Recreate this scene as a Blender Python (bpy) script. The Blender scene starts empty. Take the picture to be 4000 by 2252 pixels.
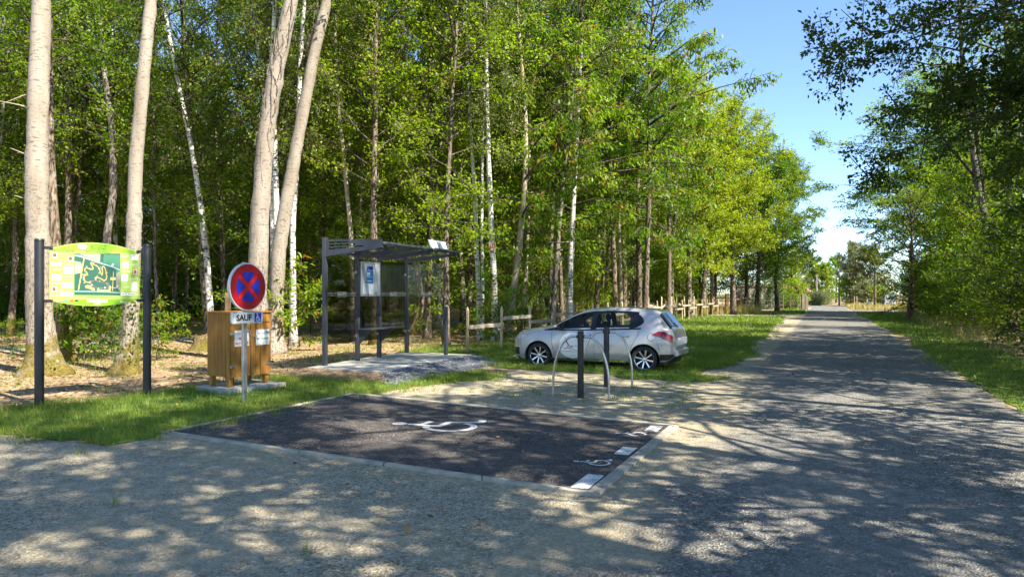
import bpy, math, random
import numpy as np
from mathutils import Vector, Matrix

# ------------------------------------------------------------------ camera, sky, sun, exposure
SC = bpy.context.scene
COL = SC.collection
CAM_H = 1.6
FPX, CX, HZ = 1790.0, 1288.0, 738.0          # focal length, centre and horizon in a 2576 px wide picture
cd = bpy.data.cameras.new("camera"); cam = bpy.data.objects.new("camera", cd); COL.objects.link(cam)
cam.location = (0, 0, CAM_H); cam.rotation_euler = (math.radians(90), 0, 0)
cd.sensor_width = 36; cd.lens = 36 * FPX / 2576; cd.shift_y = 13 / 2576
cd.clip_start = .05; cd.clip_end = 2000
SC.camera = cam
SUN_AZ, SUN_EL = 130.0, 46.0                  # degrees clockwise from +Y, above the horizon
wd = bpy.data.worlds.new("World"); SC.world = wd; wd.use_nodes = True
wn = wd.node_tree.nodes; bg = wn["Background"]
sky = wn.new("ShaderNodeTexSky"); sky.sky_type = 'NISHITA'; sky.sun_disc = False
sky.sun_elevation = math.radians(SUN_EL); sky.sun_rotation = math.radians(SUN_AZ)
sky.altitude = 1200; sky.air_density = .9; sky.dust_density = .05; sky.ozone_density = 4.5
wd.node_tree.links.new(sky.outputs[0], bg.inputs[0]); bg.inputs[1].default_value = .125
sl = bpy.data.lights.new("sun", 'SUN'); so = bpy.data.objects.new("sun", sl); COL.objects.link(so)
sl.energy = 5.0; sl.angle = math.radians(.45); sl.color = (1, .94, .82)
_a, _e = math.radians(SUN_AZ), math.radians(SUN_EL)
SUNV = Vector((math.sin(_a) * math.cos(_e), math.cos(_a) * math.cos(_e), math.sin(_e)))
so.rotation_euler = SUNV.to_track_quat('Z', 'Y').to_euler(); so.location = SUNV * 60
SC.view_settings.view_transform = 'Standard'; SC.view_settings.look = 'None'; SC.view_settings.gamma = 1
SC.view_settings.exposure = 1.48
SC.render.engine = 'CYCLES'
cy = SC.cycles
cy.max_bounces = 6; cy.diffuse_bounces = 4; cy.glossy_bounces = 3; cy.transmission_bounces = 6; cy.transparent_max_bounces = 16
cy.caustics_reflective = False; cy.caustics_refractive = False; cy.sample_clamp_indirect = 4
cy.use_adaptive_sampling = True; cy.adaptive_threshold = .02
cy.use_denoising = True; cy.denoiser = 'OPENIMAGEDENOISE'; cy.denoising_input_passes = 'RGB_ALBEDO_NORMAL'; cy.denoising_prefilter = 'ACCURATE'

# ------------------------------------------------------------------ frames
UX, UY = .40, .9165                            # along the road
def W(s, o):                                   # s along the road, o across it (right of the camera is +)
    return (s * UX + o * UY, s * UY - o * UX)
def so_of(x, y): return (x * UX + y * UY, x * UY - y * UX)
def G(px, py, z=0.):                           # ground point under a picture point
    Y = (CAM_H - z) * FPX / (py - HZ); return ((px - CX) * Y / FPX, Y)
def A3(px, py, Y): return ((px - CX) * Y / FPX, Y, CAM_H + (HZ - py) * Y / FPX)

# ------------------------------------------------------------------ materials
def mk(name):
    m = bpy.data.materials.new(name); m.use_nodes = True
    return m, m.node_tree.nodes, m.node_tree.links.new, m.node_tree.nodes["Principled BSDF"]
def setp(b, **k):
    for n, v in k.items():
        b.inputs[n.replace('_', ' ')].default_value = v
def c4(c): return (c[0], c[1], c[2], 1)
def noise(N, L, scale, detail=4, vec=None, rough=.55):
    n = N.new("ShaderNodeTexNoise"); n.inputs['Scale'].default_value = scale; n.inputs['Detail'].default_value = detail; n.inputs['Roughness'].default_value = rough
    if vec is not None: L(vec, n.inputs['Vector'])
    return n
def ramp(N, L, fac, stops, interp='LINEAR'):
    r = N.new("ShaderNodeValToRGB"); r.color_ramp.interpolation = interp
    e = r.color_ramp.elements
    while len(e) < len(stops): e.new(.5)
    for q, (p, c) in zip(e, stops):
        q.position = p; q.color = c4(c) if not isinstance(c, (int, float)) else (c, c, c, 1)
    L(fac, r.inputs[0]); return r.outputs[0]
def mix(N, L, fac, a, b, mode='MIX'):
    m = N.new("ShaderNodeMix"); m.data_type = 'RGBA'; m.blend_type = mode
    for i, v in ((0, fac), (6, a), (7, b)):
        if hasattr(v, 'links') or hasattr(v, 'is_linked'): L(v, m.inputs[i])
        else: m.inputs[i].default_value = v if i == 0 else c4(v)
    return m.outputs[2]
def mth(N, L, op, a, b=0.):
    m = N.new("ShaderNodeMath"); m.operation = op
    for i, v in ((0, a), (1, b)):
        if hasattr(v, 'is_linked'): L(v, m.inputs[i])
        else: m.inputs[i].default_value = v
    return m.outputs[0]
def bump(N, L, b, h, strength=.4, dist=.02):
    n = N.new("ShaderNodeBump"); n.inputs['Strength'].default_value = strength; n.inputs['Distance'].default_value = dist
    L(h, n.inputs['Height']); L(n.outputs[0], b.inputs['Normal'])
def objvec(N, L, sc=(1, 1, 1)):
    t = N.new("ShaderNodeTexCoord"); m = N.new("ShaderNodeMapping"); m.inputs['Scale'].default_value = sc
    L(t.outputs['Object'], m.inputs[0]); return m.outputs[0]
def geovec(N):
    return N.new("ShaderNodeNewGeometry").outputs['Position']

def plain(name, col, rough=.5, metal=0., spec=.5, var=.12, scale=6, bmp=0.):
    m, N, L, b = mk(name); setp(b, Roughness=rough, Metallic=metal); b.inputs['Specular IOR Level'].default_value = spec
    v = objvec(N, L); n = noise(N, L, scale, 5, v)
    lo = tuple(c * (1 - var) for c in col); hi = tuple(min(1, c * (1 + var)) for c in col)
    L(ramp(N, L, n.outputs[0], [(.3, lo), (.7, hi)]), b.inputs['Base Color'])
    if bmp: bump(N, L, b, noise(N, L, scale * 12, 3, v).outputs[0], bmp, .005)
    return m

def leafmat(name, c0, c1, trans=.45, tr=(1.4, 1.5, .5), autumn=None):
    m, N, L, b = mk(name); out = N["Material Output"]
    at = N.new("ShaderNodeAttribute"); at.attribute_name = 'tint'
    oi = N.new("ShaderNodeObjectInfo")
    stops = [(0, c0), (.9, c1)] if autumn is None else [(0, c0), (.85, c1), (.97, autumn)]
    col = ramp(N, L, at.outputs['Fac'], stops)
    hs = N.new("ShaderNodeHueSaturation"); L(col, hs.inputs['Color'])
    L(mth(N, L, 'MULTIPLY_ADD', oi.outputs['Random'], .5), hs.inputs['Value'])
    hs.inputs['Value'].links[0].from_node.inputs[2].default_value = .75
    L(mth(N, L, 'MULTIPLY_ADD', oi.outputs['Random'], -.035), hs.inputs['Hue'])
    hs.inputs['Hue'].links[0].from_node.inputs[2].default_value = .517
    L(hs.outputs[0], b.inputs['Base Color']); setp(b, Roughness=.42); b.inputs['Specular IOR Level'].default_value = .35
    t = N.new("ShaderNodeBsdfTranslucent"); L(mix(N, L, 1., hs.outputs[0], tr, 'MULTIPLY'), t.inputs[0])
    ms = N.new("ShaderNodeMixShader"); ms.inputs[0].default_value = trans
    L(b.outputs[0], ms.inputs[1]); L(t.outputs[0], ms.inputs[2]); L(ms.outputs[0], out.inputs[0])
    return m

M = {}
M['leaf_oak'] = leafmat('leaf_oak', (.088, .168, .010), (.215, .298, .017), .55, autumn=(.22, .16, .02))
M['leaf_mid'] = leafmat('leaf_mid', (.10, .198, .010), (.245, .337, .018), .55)
M['leaf_chestnut'] = leafmat('leaf_chestnut', (.09, .19, .012), (.22, .32, .022), .55, autumn=(.35, .17, .03))
M['leaf_birch'] = leafmat('leaf_birch', (.09, .15, .015), (.2, .25, .03), .45)
M['leaf_dark'] = leafmat('leaf_dark', (.035, .075, .012), (.075, .13, .016), .4)  # darker leaf copy, puts shade into the colour of the shaded crowns
M['leaf_bright'] = leafmat('leaf_bright', (.14, .228, .011), (.30, .355, .02), .45)
M['leaf_olive'] = leafmat('leaf_olive', (.12, .15, .06), (.2, .22, .1), .3)
M['leaf_ochre'] = leafmat('leaf_ochre', (.12, .16, .03), (.3, .24, .07), .35)
M['leaf_purple'] = leafmat('leaf_purple', (.05, .03, .025), (.1, .05, .04), .3)
M['leaf_ivy'] = leafmat('leaf_ivy', (.03, .075, .012), (.1, .17, .025), .25)
M['grass'] = leafmat('grass', (.07, .15, .014), (.25, .33, .04), .35, tr=(1.2, 1.2, .5), autumn=(.34, .28, .1))
M['dry_grass'] = leafmat('dry_grass', (.16, .2, .05), (.42, .34, .14), .3)
M['litter'] = leafmat('litter', (.2, .12, .06), (.55, .38, .2), .12, tr=(1, .8, .5))
M['dead_leaf'] = leafmat('dead_leaf', (.12, .05, .02), (.38, .2, .07), .1, tr=(1, .8, .5))

def barkmat(name, lo, hi, mark, kind, moss=0.):
    m, N, L, b = mk(name); setp(b, Roughness=.85); b.inputs['Specular IOR Level'].default_value = .2
    big = noise(N, L, 1., 5, objvec(N, L, (3, 3, .8)))
    col = ramp(N, L, big.outputs[0], [(.3, lo), (.7, hi)])
    if kind == 'pale':
        ln = noise(N, L, 1., 3, objvec(N, L, (9, 9, 34)))
        f = ramp(N, L, ln.outputs[0], [(.57, 0.), (.64, 1.)])
        col = mix(N, L, mth(N, L, 'MULTIPLY', f, .6), col, mark)
        kn = noise(N, L, 1., 2, objvec(N, L, (5, 5, 7)))
        col = mix(N, L, mth(N, L, 'MULTIPLY', ramp(N, L, kn.outputs[0], [(.70, 0.), (.74, 1.)]), .6), col, mark)
        fin = noise(N, L, 1., 4, objvec(N, L, (45, 45, 14)))
        # the rougher, browner lower bole of an old aspen
        sep = N.new("ShaderNodeSeparateXYZ"); L(objvec(N, L), sep.inputs[0])
        z = mth(N, L, 'ADD', sep.outputs[2], mth(N, L, 'MULTIPLY', big.outputs[0], 2.))
        rg = ramp(N, L, mth(N, L, 'DIVIDE', z, 8.), [(.3, 1.), (.62, 0.)])
        crk = ramp(N, L, noise(N, L, 1., 4, objvec(N, L, (38, 38, 11))).outputs[0], [(.42, 1.), (.52, 0.)])
        col = mix(N, L, mth(N, L, 'MULTIPLY', mth(N, L, 'MULTIPLY', rg, crk), .7), col, tuple(c * .8 for c in mark))
        bump(N, L, b, fin.outputs[0], .5, .02)
    elif kind == 'birch':
        ln = noise(N, L, 1., 3, objvec(N, L, (5, 5, 26)))
        col = mix(N, L, ramp(N, L, ln.outputs[0], [(.57, 0.), (.62, 1.)]), col, mark)
        kn = noise(N, L, 1., 3, objvec(N, L, (4, 4, 2.5)))
        col = mix(N, L, ramp(N, L, kn.outputs[0], [(.60, 0.), (.66, 1.)]), col, mark)
        bump(N, L, b, ln.outputs[0], .5, .02)
    else:
        cr = noise(N, L, 1., 5, objvec(N, L, (26, 26, 5)))
        col = mix(N, L, ramp(N, L, cr.outputs[0], [(.42, 1.), (.55, 0.)]), col, mark)
        li = noise(N, L, 1., 4, objvec(N, L, (9, 9, 6)))
        col = mix(N, L, mth(N, L, 'MULTIPLY', ramp(N, L, li.outputs[0], [(.58, 0.), (.66, 1.)]), .6), col, (.42, .43, .36))
        bump(N, L, b, cr.outputs[0], .9, .03)
    if moss:
        sep = N.new("ShaderNodeSeparateXYZ"); L(objvec(N, L), sep.inputs[0])
        mn = noise(N, L, 3.5, 4, objvec(N, L))
        z = mth(N, L, 'SUBTRACT', sep.outputs[2], mth(N, L, 'MULTIPLY', mn.outputs[0], moss * 1.6))
        f = ramp(N, L, mth(N, L, 'ADD', mth(N, L, 'DIVIDE', z, moss), .5), [(.25, 1.), (.5, 0.)])
        f2 = ramp(N, L, mn.outputs[0], [(.3, .25), (.5, 1.)])
        mc = ramp(N, L, noise(N, L, 30, 3, objvec(N, L)).outputs[0], [(.35, (.075, .065, .014)), (.7, (.23, .165, .035))])
        col = mix(N, L, mth(N, L, 'MULTIPLY', f, f2), col, mc)
    L(col, b.inputs['Base Color']); return m
M['bark_pale'] = barkmat('bark_pale', (.235, .19, .14), (.42, .365, .295), (.09, .065, .045), 'pale')
M['bark_pale_moss'] = barkmat('bark_pale_moss', (.235, .19, .14), (.42, .365, .295), (.09, .065, .045), 'pale', .9)
M['bark_birch'] = barkmat('bark_birch', (.52, .48, .42), (.70, .67, .62), (.07, .055, .045), 'birch')
M['bark_dark'] = barkmat('bark_dark', (.13, .10, .07), (.25, .20, .15), (.05, .036, .025), 'rough')
M['bark_brown'] = barkmat('bark_brown', (.17, .12, .08), (.32, .25, .18), (.07, .045, .03), 'rough', 1.2)
M['bark_grey'] = barkmat('bark_grey', (.19, .16, .13), (.31, .27, .22), (.08, .06, .05), 'rough')
M['bark_twig'] = barkmat('bark_twig', (.07, .055, .04), (.14, .11, .08), (.04, .03, .02), 'rough')
M['bark_tan'] = barkmat('bark_tan', (.33, .27, .19), (.48, .41, .31), (.2, .15, .1), 'pale')

# ------------------------------------------------------------------ mesh helpers
def np_mesh(name, verts, faces_idx, loop_start, mat, tint=None, smooth=False):
    me = bpy.data.meshes.new(name)
    me.vertices.add(len(verts)); me.vertices.foreach_set("co", np.asarray(verts, np.float32).ravel())
    me.loops.add(len(faces_idx)); me.loops.foreach_set("vertex_index", np.asarray(faces_idx, np.int32))
    me.polygons.add(len(loop_start)); me.polygons.foreach_set("loop_start", np.asarray(loop_start, np.int32))
    if smooth: me.polygons.foreach_set("use_smooth", np.ones(len(loop_start), bool))
    me.update(calc_edges=True)
    if tint is not None:
        a = me.attributes.new('tint', 'FLOAT', 'POINT'); a.data.foreach_set('value', np.asarray(tint, np.float32))
    if mat is not None: me.materials.append(mat)
    return me

class MB:                                       # gathers shapes, links them as ONE mesh object
    def __init__(s): s.v = []; s.f = []; s.m = []; s.mi = 0
    def add(s, vs, fs):
        b = len(s.v); s.v += [tuple(v) for v in vs]; s.f += [tuple(i + b for i in f) for f in fs]; s.m += [s.mi] * len(fs); return s
    def box(s, x0, x1, y0, y1, z0, z1, mat=None):
        vs = [(x, y, z) for z in (z0, z1) for y in (y0, y1) for x in (x0, x1)]
        if mat is not None: vs = [mat @ Vector(v) for v in vs]
        return s.add(vs, [(0, 2, 3, 1), (4, 5, 7, 6), (0, 1, 5, 4), (2, 6, 7, 3), (0, 4, 6, 2), (1, 3, 7, 5)])
    def bar(s, p, q, w, h, up=(0, 0, 1)):       # box beam from p to q
        p, q = Vector(p), Vector(q); d = (q - p).normalized(); u = Vector(up)
        r = d.cross(u).normalized(); u = r.cross(d)
        vs = [c + r * (a * w / 2) + u * (b * h / 2) for c in (p, q) for a, b in ((-1, -1), (1, -1), (1, 1), (-1, 1))]
        return s.add(vs, [(0, 1, 2, 3), (7, 6, 5, 4), (0, 4, 5, 1), (1, 5, 6, 2), (2, 6, 7, 3), (3, 7, 4, 0)])
    def tube(s, pts, rad, n=10, caps=True):
        pts = [Vector(p) for p in pts]
        if not hasattr(rad, '__len__'): rad = [rad] * len(pts)
        vs = []; fs = []; ref = None
        for i, p in enumerate(pts):
            d = (pts[min(i + 1, len(pts) - 1)] - pts[max(i - 1, 0)]).normalized()
            if ref is None: ref = Vector((1, 0, 0)) if abs(d.x) < .8 else Vector((0, 1, 0))
            a = (ref - d * ref.dot(d)).normalized(); b = d.cross(a); ref = a
            for k in range(n):
                t = 2 * math.pi * k / n; vs.append(p + (a * math.cos(t) + b * math.sin(t)) * rad[i])
        for i in range(len(pts) - 1):
            for k in range(n):
                k2 = (k + 1) % n; fs.append((i * n + k, i * n + k2, (i + 1) * n + k2, (i + 1) * n + k))
        if caps:
            fs.append(tuple(range(n - 1, -1, -1))); fs.append(tuple(range((len(pts) - 1) * n, len(pts) * n)))
        return s.add(vs, fs)
    def prism(s, poly, y0, y1, fn=lambda a, b, c: (a, c, b)):    # outline in (x,z), from y0 (front) to y1
        n = len(poly)
        ar = sum(poly[i][0] * poly[(i + 1) % n][1] - poly[(i + 1) % n][0] * poly[i][1] for i in range(n))
        if ar < 0: poly = poly[::-1]
        vs = [fn(a, b, y0) for a, b in poly] + [fn(a, b, y1) for a, b in poly]
        fs = [tuple(range(n)), tuple(range(2 * n - 1, n - 1, -1))] + [(i, i + n, (i + 1) % n + n, (i + 1) % n) for i in range(n)]
        return s.add(vs, fs)
    def lathe(s, prof, n=24, fn=lambda r, t, h: (r * math.cos(t), r * math.sin(t), h)):
        vs = [fn(r, 2 * math.pi * k / n, h) for r, h in prof for k in range(n)]
        fs = [(i * n + k, i * n + (k + 1) % n, (i + 1) * n + (k + 1) % n, (i + 1) * n + k) for i in range(len(prof) - 1) for k in range(n)]
        return s.add(vs, fs)
    def ell(s, c, r, n=12, m=8):
        prof = [(math.sin(math.pi * i / m), -math.cos(math.pi * i / m)) for i in range(m + 1)]
        return s.lathe(prof, n, lambda q, t, h: (c[0] + r[0] * q * math.cos(t), c[1] + r[1] * q * math.sin(t), c[2] + r[2] * h))
    def build(s, name, mats, parent=None, loc=(0, 0, 0), rotz=0., smooth=False, bevel=0., angle=40):
        me = bpy.data.meshes.new(name); me.from_pydata(s.v, [], s.f)
        for m in (mats if isinstance(mats, (list, tuple)) else [mats]): me.materials.append(m)
        me.polygons.foreach_set("material_index", s.m)
        import bmesh
        bm = bmesh.new(); bm.from_mesh(me); bmesh.ops.remove_doubles(bm, verts=bm.verts, dist=1e-5)
        bmesh.ops.recalc_face_normals(bm, faces=bm.faces); bm.to_mesh(me); bm.free()
        o = bpy.data.objects.new(name, me); COL.objects.link(o); o.location = loc; o.rotation_euler = (0, 0, rotz)
        if parent is not None: o.parent = parent
        if smooth:
            me.polygons.foreach_set("use_smooth", [True] * len(me.polygons))
            if angle < 180: me.set_sharp_from_angle(angle=math.radians(angle))
        if bevel:
            b = o.modifiers.new("bevel", 'BEVEL'); b.width = bevel; b.segments = 2; b.limit_method = 'ANGLE'
        return o

def link(name, me, parent=None, loc=(0, 0, 0)):
    o = bpy.data.objects.new(name, me); COL.objects.link(o); o.location = loc
    if parent is not None: o.parent = parent
    return o
def tag(o, label=None, cat=None, group=None, kind=None):
    if label: o['label'] = label
    if cat: o['category'] = cat
    if group: o['group'] = group
    if kind: o['kind'] = kind
    return o
def thing(name, label, cat, loc=(0, 0, 0), rotz=0., group=None):
    o = bpy.data.objects.new(name, None); COL.objects.link(o); o.empty_display_size = .2
    o.location = loc; o.rotation_euler = (0, 0, rotz); return tag(o, label, cat, group)
def dup(root, loc, rotz=0., label=None, group=None, scale=None):
    r = root.copy(); COL.objects.link(r); r.location = loc; r.rotation_euler = (0, 0, rotz)
    if scale is not None: r.scale = (scale,) * 3 if not hasattr(scale, '__len__') else scale
    if label: r['label'] = label
    if group: r['group'] = group
    for ch in list(root.children):
        c = ch.copy(); COL.objects.link(c); c.parent = r
        for g in ch.children:
            d = g.copy(); COL.objects.link(d); d.parent = c
    return r
def text(parent, name, body, size, loc, mat, rot=(math.pi / 2, 0, 0), align='CENTER', ext=.0004, off=0.):
    c = bpy.data.curves.new(name, 'FONT'); c.body = body; c.size = size; c.align_x = align; c.align_y = 'CENTER'; c.extrude = ext
    c.offset = off; c.resolution_u = 3; o = bpy.data.objects.new(name, c); COL.objects.link(o)
    me = bpy.data.meshes.new_from_object(o); bpy.data.objects.remove(o); bpy.data.curves.remove(c); me.materials.clear(); me.materials.append(mat)
    o = bpy.data.objects.new(name, me); COL.objects.link(o); o.parent = parent; o.location = loc; o.rotation_euler = rot
    return o
def thick(pts, w):                              # outline of a stroke
    pts = [Vector((p[0], p[1])) for p in pts]; l, r = [], []
    for i, p in enumerate(pts):
        a = (pts[i] - pts[i - 1]).normalized() if i else None
        b = (pts[i + 1] - pts[i]).normalized() if i < len(pts) - 1 else None
        t = (a + b).normalized() if a and b else (a or b)
        n = Vector((-t.y, t.x)); k = 1 / max(.5, n.dot(Vector((-(a or b).y, (a or b).x))))
        l.append(p + n * w / 2 * k); r.append(p - n * w / 2 * k)
    return [(p.x, p.y) for p in l + r[::-1]]
def arc(cx, cy_, r, a0, a1, n=18): return [(cx + r * math.cos(math.radians(a0 + (a1 - a0) * i / n)), cy_ + r * math.sin(math.radians(a0 + (a1 - a0) * i / n))) for i in range(n + 1)]
def wheelchair():                               # strokes in a unit square, upright
    return [arc(.36, .9, .085, 0, 342, 19), thick([(.37, .80), (.40, .43), (.68, .43), (.82, .10), (.95, .14)], .085),
            thick([(.385, .64), (.64, .64)], .07), thick(arc(.42, .30, .265, 115, 345, 16), .075)]
# ------------------------------------------------------------------ ground materials
def m_ground():
    m, N, L, b = mk('ground_litter'); setp(b, Roughness=.95); b.inputs['Specular IOR Level'].default_value = .1
    p = geovec(N)
    big = noise(N, L, .35, 5, p); mid = noise(N, L, 3, 6, p, .65)
    vo = N.new("ShaderNodeTexVoronoi"); vo.inputs['Scale'].default_value = 14; L(p, vo.inputs['Vector'])
    sp = N.new("ShaderNodeSeparateColor"); L(vo.outputs['Color'], sp.inputs[0])
    c = ramp(N, L, mid.outputs[0], [(.3, (.19, .115, .06)), (.5, (.33, .225, .13)), (.7, (.46, .34, .21))])
    c = mix(N, L, .5, c, ramp(N, L, sp.outputs[0], [(0., (.12, .07, .035)), (.5, (.36, .24, .14)), (1., (.58, .45, .30))]))
    gm = ramp(N, L, noise(N, L, .9, 5, p, .6).outputs[0], [(.54, 0.), (.64, .75)])
    c = mix(N, L, gm, c, (.09, .13, .025))
    L(c, b.inputs['Base Color']); bump(N, L, b, vo.outputs['Distance'], .7, .03); return m
def m_gravel(name, lo, mid_, hi, scale, tint=None, patch=None):
    m, N, L, b = mk(name); setp(b, Roughness=.92); b.inputs['Specular IOR Level'].default_value = .2
    p = geovec(N)
    vo = N.new("ShaderNodeTexVoronoi"); vo.inputs['Scale'].default_value = scale; L(p, vo.inputs['Vector'])
    sp = N.new("ShaderNodeSeparateColor"); L(vo.outputs['Color'], sp.inputs[0])
    c = ramp(N, L, sp.outputs[0], [(0., lo), (.45, mid_), (.8, mid_), (1., hi)])
    big = noise(N, L, .55, 6, p, .6)
    if patch: c = mix(N, L, ramp(N, L, big.outputs[0], [(.42, 0.), (.62, .8)]), c, patch)
    v2 = noise(N, L, 7, 6, p, .7)
    c = mix(N, L, .75, c, ramp(N, L, v2.outputs[0], [(.28, .42), (.5, 1.), (.75, 1.35)]), 'MULTIPLY')
    if tint:
        at = N.new("ShaderNodeAttribute"); at.attribute_name = 'edge'
        nz = noise(N, L, 1.3, 6, p, .65)
        f = mth(N, L, 'ADD', at.outputs['Fac'], mth(N, L, 'MULTIPLY', mth(N, L, 'SUBTRACT', nz.outputs[0], .5), 1.3))
        vo3 = noise(N, L, 45, 2, p)
        c2 = ramp(N, L, vo3.outputs[0], [(.3, tuple(x * .7 for x in tint)), (.7, tuple(x * 1.25 for x in tint))])
        c = mix(N, L, ramp(N, L, f, [(.35, 0.), (.65, 1.)]), c, c2)
    L(c, b.inputs['Base Color'])
    h = mth(N, L, 'ADD', vo.outputs['Distance'], mth(N, L, 'MULTIPLY', v2.outputs[0], .8))
    bump(N, L, b, h, .7, .02); return m
M['ground'] = m_ground()
M['gravel'] = m_gravel('gravel', (.13, .11, .075), (.40, .335, .22), (.66, .57, .41), 62, patch=(.43, .36, .235))
M['road'] = m_gravel('road', (.055, .05, .044), (.20, .187, .162), (.42, .385, .32), 66, tint=(.40, .335, .225), patch=(.235, .22, .19))
M['bay'] = m_gravel('bay_asphalt', (.045, .038, .034), (.10, .087, .079), (.30, .265, .23), 75, patch=(.125, .108, .097))
M['path'] = m_gravel('path', (.25, .23, .2), (.36, .34, .3), (.5, .47, .42), 60)
M['bank'] = m_gravel('bank', (.05, .053, .06), (.15, .157, .172), (.3, .31, .33), 34)
M['lawn'] = plain('lawn_soil', (.12, .17, .035), .95, spec=.1, var=.45, scale=1.6)
M['earth'] = m_gravel('earth', (.16, .1, .06), (.27, .18, .11), (.36, .26, .17), 25)
M['concrete'] = plain('concrete', (.47, .44, .37), .9, spec=.2, var=.18, scale=4, bmp=.3)
M['kerb'] = plain('kerb_concrete', (.37, .335, .265), .9, spec=.2, var=.22, scale=7, bmp=.3)
def m_paint():
    m, N, L, b = mk('road_paint'); setp(b, Roughness=.7)
    p = geovec(N); n = noise(N, L, 75, 3, p, .6); n2 = noise(N, L, 6, 4, p)
    f = mth(N, L, 'ADD', n.outputs[0], mth(N, L, 'MULTIPLY', n2.outputs[0], .5))
    L(ramp(N, L, f, [(.61, (.10, .09, .085)), (.68, (.66, .64, .60)), (1., (.76, .74, .69))]), b.inputs['Base Color']); return m
M['paint'] = m_paint()

# ------------------------------------------------------------------ ground sheets (each a few millimetres above the one below)
def ragged(poly, step=.18, amp=.1, seed=0, fixed=()):
    rng = np.random.default_rng(seed); out = []
    for i in range(len(poly)):
        a = np.array(poly[i]); b = np.array(poly[(i + 1) % len(poly)]); L_ = np.linalg.norm(b - a); n = max(1, int(L_ / step))
        t = np.arange(n) / n; q = a + (b - a) * t[:, None]
        nrm = np.array([-(b - a)[1], (b - a)[0]]) / max(L_, 1e-6)
        j = rng.normal(0, amp * .6, n); k = np.convolve(rng.normal(0, amp * 1.8, n + 8), np.ones(9) / 9 ** .5 / 1.4, 'valid')
        d = (j + k) * (0 if i in fixed else 1)
        out += list(q + nrm * d[:, None])
    return [tuple(p) for p in out]
def sheet(name, poly, z, mat, kind='structure', edge=None):
    me = bpy.data.meshes.new(name); me.from_pydata([(p[0], p[1], z) for p in poly], [], [tuple(range(len(poly)))])
    if me.polygons[0].normal.z < 0: me.flip_normals()
    me.materials.append(mat); o = link(name, me); return tag(o, kind=kind)
def inpoly(P, poly):
    x, y = P[:, 0], P[:, 1]; c = np.zeros(len(P), bool); n = len(poly)
    for i in range(n):
        x0, y0 = poly[i]; x1, y1 = poly[(i + 1) % n]
        if y0 == y1: continue
        k = ((y0 > y) != (y1 > y)) & (x < (x1 - x0) * (y - y0) / (y1 - y0) + x0); c ^= k
    return c

g = MB(); g.add([(-500, -300, 0), (500, -300, 0), (500, 700, 0), (-500, 700, 0)], [(0, 1, 2, 3)])
tag(g.build('ground', M['ground']), kind='structure')

BAY = [(-3.99, 8.09), (-2.54, 11.28), (2.0, 8.50), (.674, 5.56)]
gravel_poly = ragged([W(-14, -1.0), W(-14, -20), (-16, 5.), (-9.5, 8.2), (-6.9, 8.9), (-5.05, 7.7), (-4.29, 7.45), (-3.9, 8.0), (-2.5, 11.3), (-1.6, 12.2), (-.5, 13.7),
                      (.1, 14.8), (1.27, 14.25), (2.06, 13.5), (3.3, 12.8), (4.1, 13.2), (3.7, 14.1), (4.4, 15.2), (5.3, 16.2), (6.0, 17.4), W(19.9, -1.45), W(20, -.5), W(12, -.5)], .3, .07, 1)
sheet('gravel_ground', gravel_poly, .006, M['gravel'])
sheet('gravel_ground', [W(18, -2.6), W(18, -.9), W(56, -.9), W(56, -3)], .004, M['gravel'])
# the road as a strip with a soft gravelly edge
ns = np.concatenate([np.arange(-14, 30, .35), np.arange(30, 92, 1.2)]); no = np.array([-1.75, -1.5, -1.2, -.9, -.6, -.2, .3, .9, 1.5, 1.9, 2.15, 2.35, 2.5])
rng = np.random.default_rng(5)
vs = []; ed = []
wob = np.convolve(rng.normal(0, .12, len(ns) + 6), np.ones(7) / 3, 'valid')
for i, s_ in enumerate(ns):
    for j, o_ in enumerate(no):
        w_ = 1 if j in (0, len(no) - 1) else 0
        far = max(0, min(1, (s_ - 16) / 8))
        oo = o_ + w_ * np.clip(wob[i] * .5 + rng.normal(0, .035), -.2, .1) + far * (.34, .2, .1, .04)[j] if j < 4 else o_ + w_ * np.clip(wob[i] * .5 + rng.normal(0, .035), -.1, .2)
        vs.append((*W(s_, oo), .012))
        e = max(0, 1 - (o_ + 1.75) / (.9 if s_ < 4 or s_ > 15 else 1.5)) * .95
        e = max(e, max(0, (o_ - 1.9) / .6) * .55, .28 * max(0, 1 - abs(s_ - 5) / 9) * max(0, 1 - (o_ + 1.75) / 2.6))
        ed.append(e)
K = len(no)
fs = [(i * K + j, i * K + j + 1, (i + 1) * K + j + 1, (i + 1) * K + j) for i in range(len(ns) - 1) for j in range(K - 1)]
me = bpy.data.meshes.new('road'); me.from_pydata(vs, [], fs); me.materials.append(M['road'])
a = me.attributes.new('edge', 'FLOAT', 'POINT'); a.data.foreach_set('value', np.array(ed, np.float32))
if me.polygons[0].normal.z < 0: me.flip_normals()
tag(link('road', me), kind='structure')
sheet('road', ragged([W(91.9, -1.4), W(98, -3), W(104, -9), W(110, -20), W(114, -20), W(110, -9), W(106, -1), W(99, 2.6), W(91.9, 2.5)], .8, .08, 2), .012, M['road'])
sheet('road', ragged([W(70, 2.4), W(71, 5), W(69.5, 9), W(69, 26), W(74.5, 26), W(75, 9), W(77, 4.5), W(81, 2.4)], .6, .08, 3), .010, M['road'])
sheet('path', ragged([W(54.3, -1.2), W(53.8, -3), W(53.6, -16), W(56.0, -16), W(56.2, -4), W(57.5, -1.2)], .5, .06, 4), .009, M['path'])
sheet('path', ragged([(-26, -6), (-14.5, 18.3), (-7.5, 29.6), (-1, 41), (6, 55), (4.2, 56), (-3, 42), (-9.6, 31), (-16.6, 19.5), (-28, -5)], .5, .12, 6), .006, M['path'])
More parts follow.
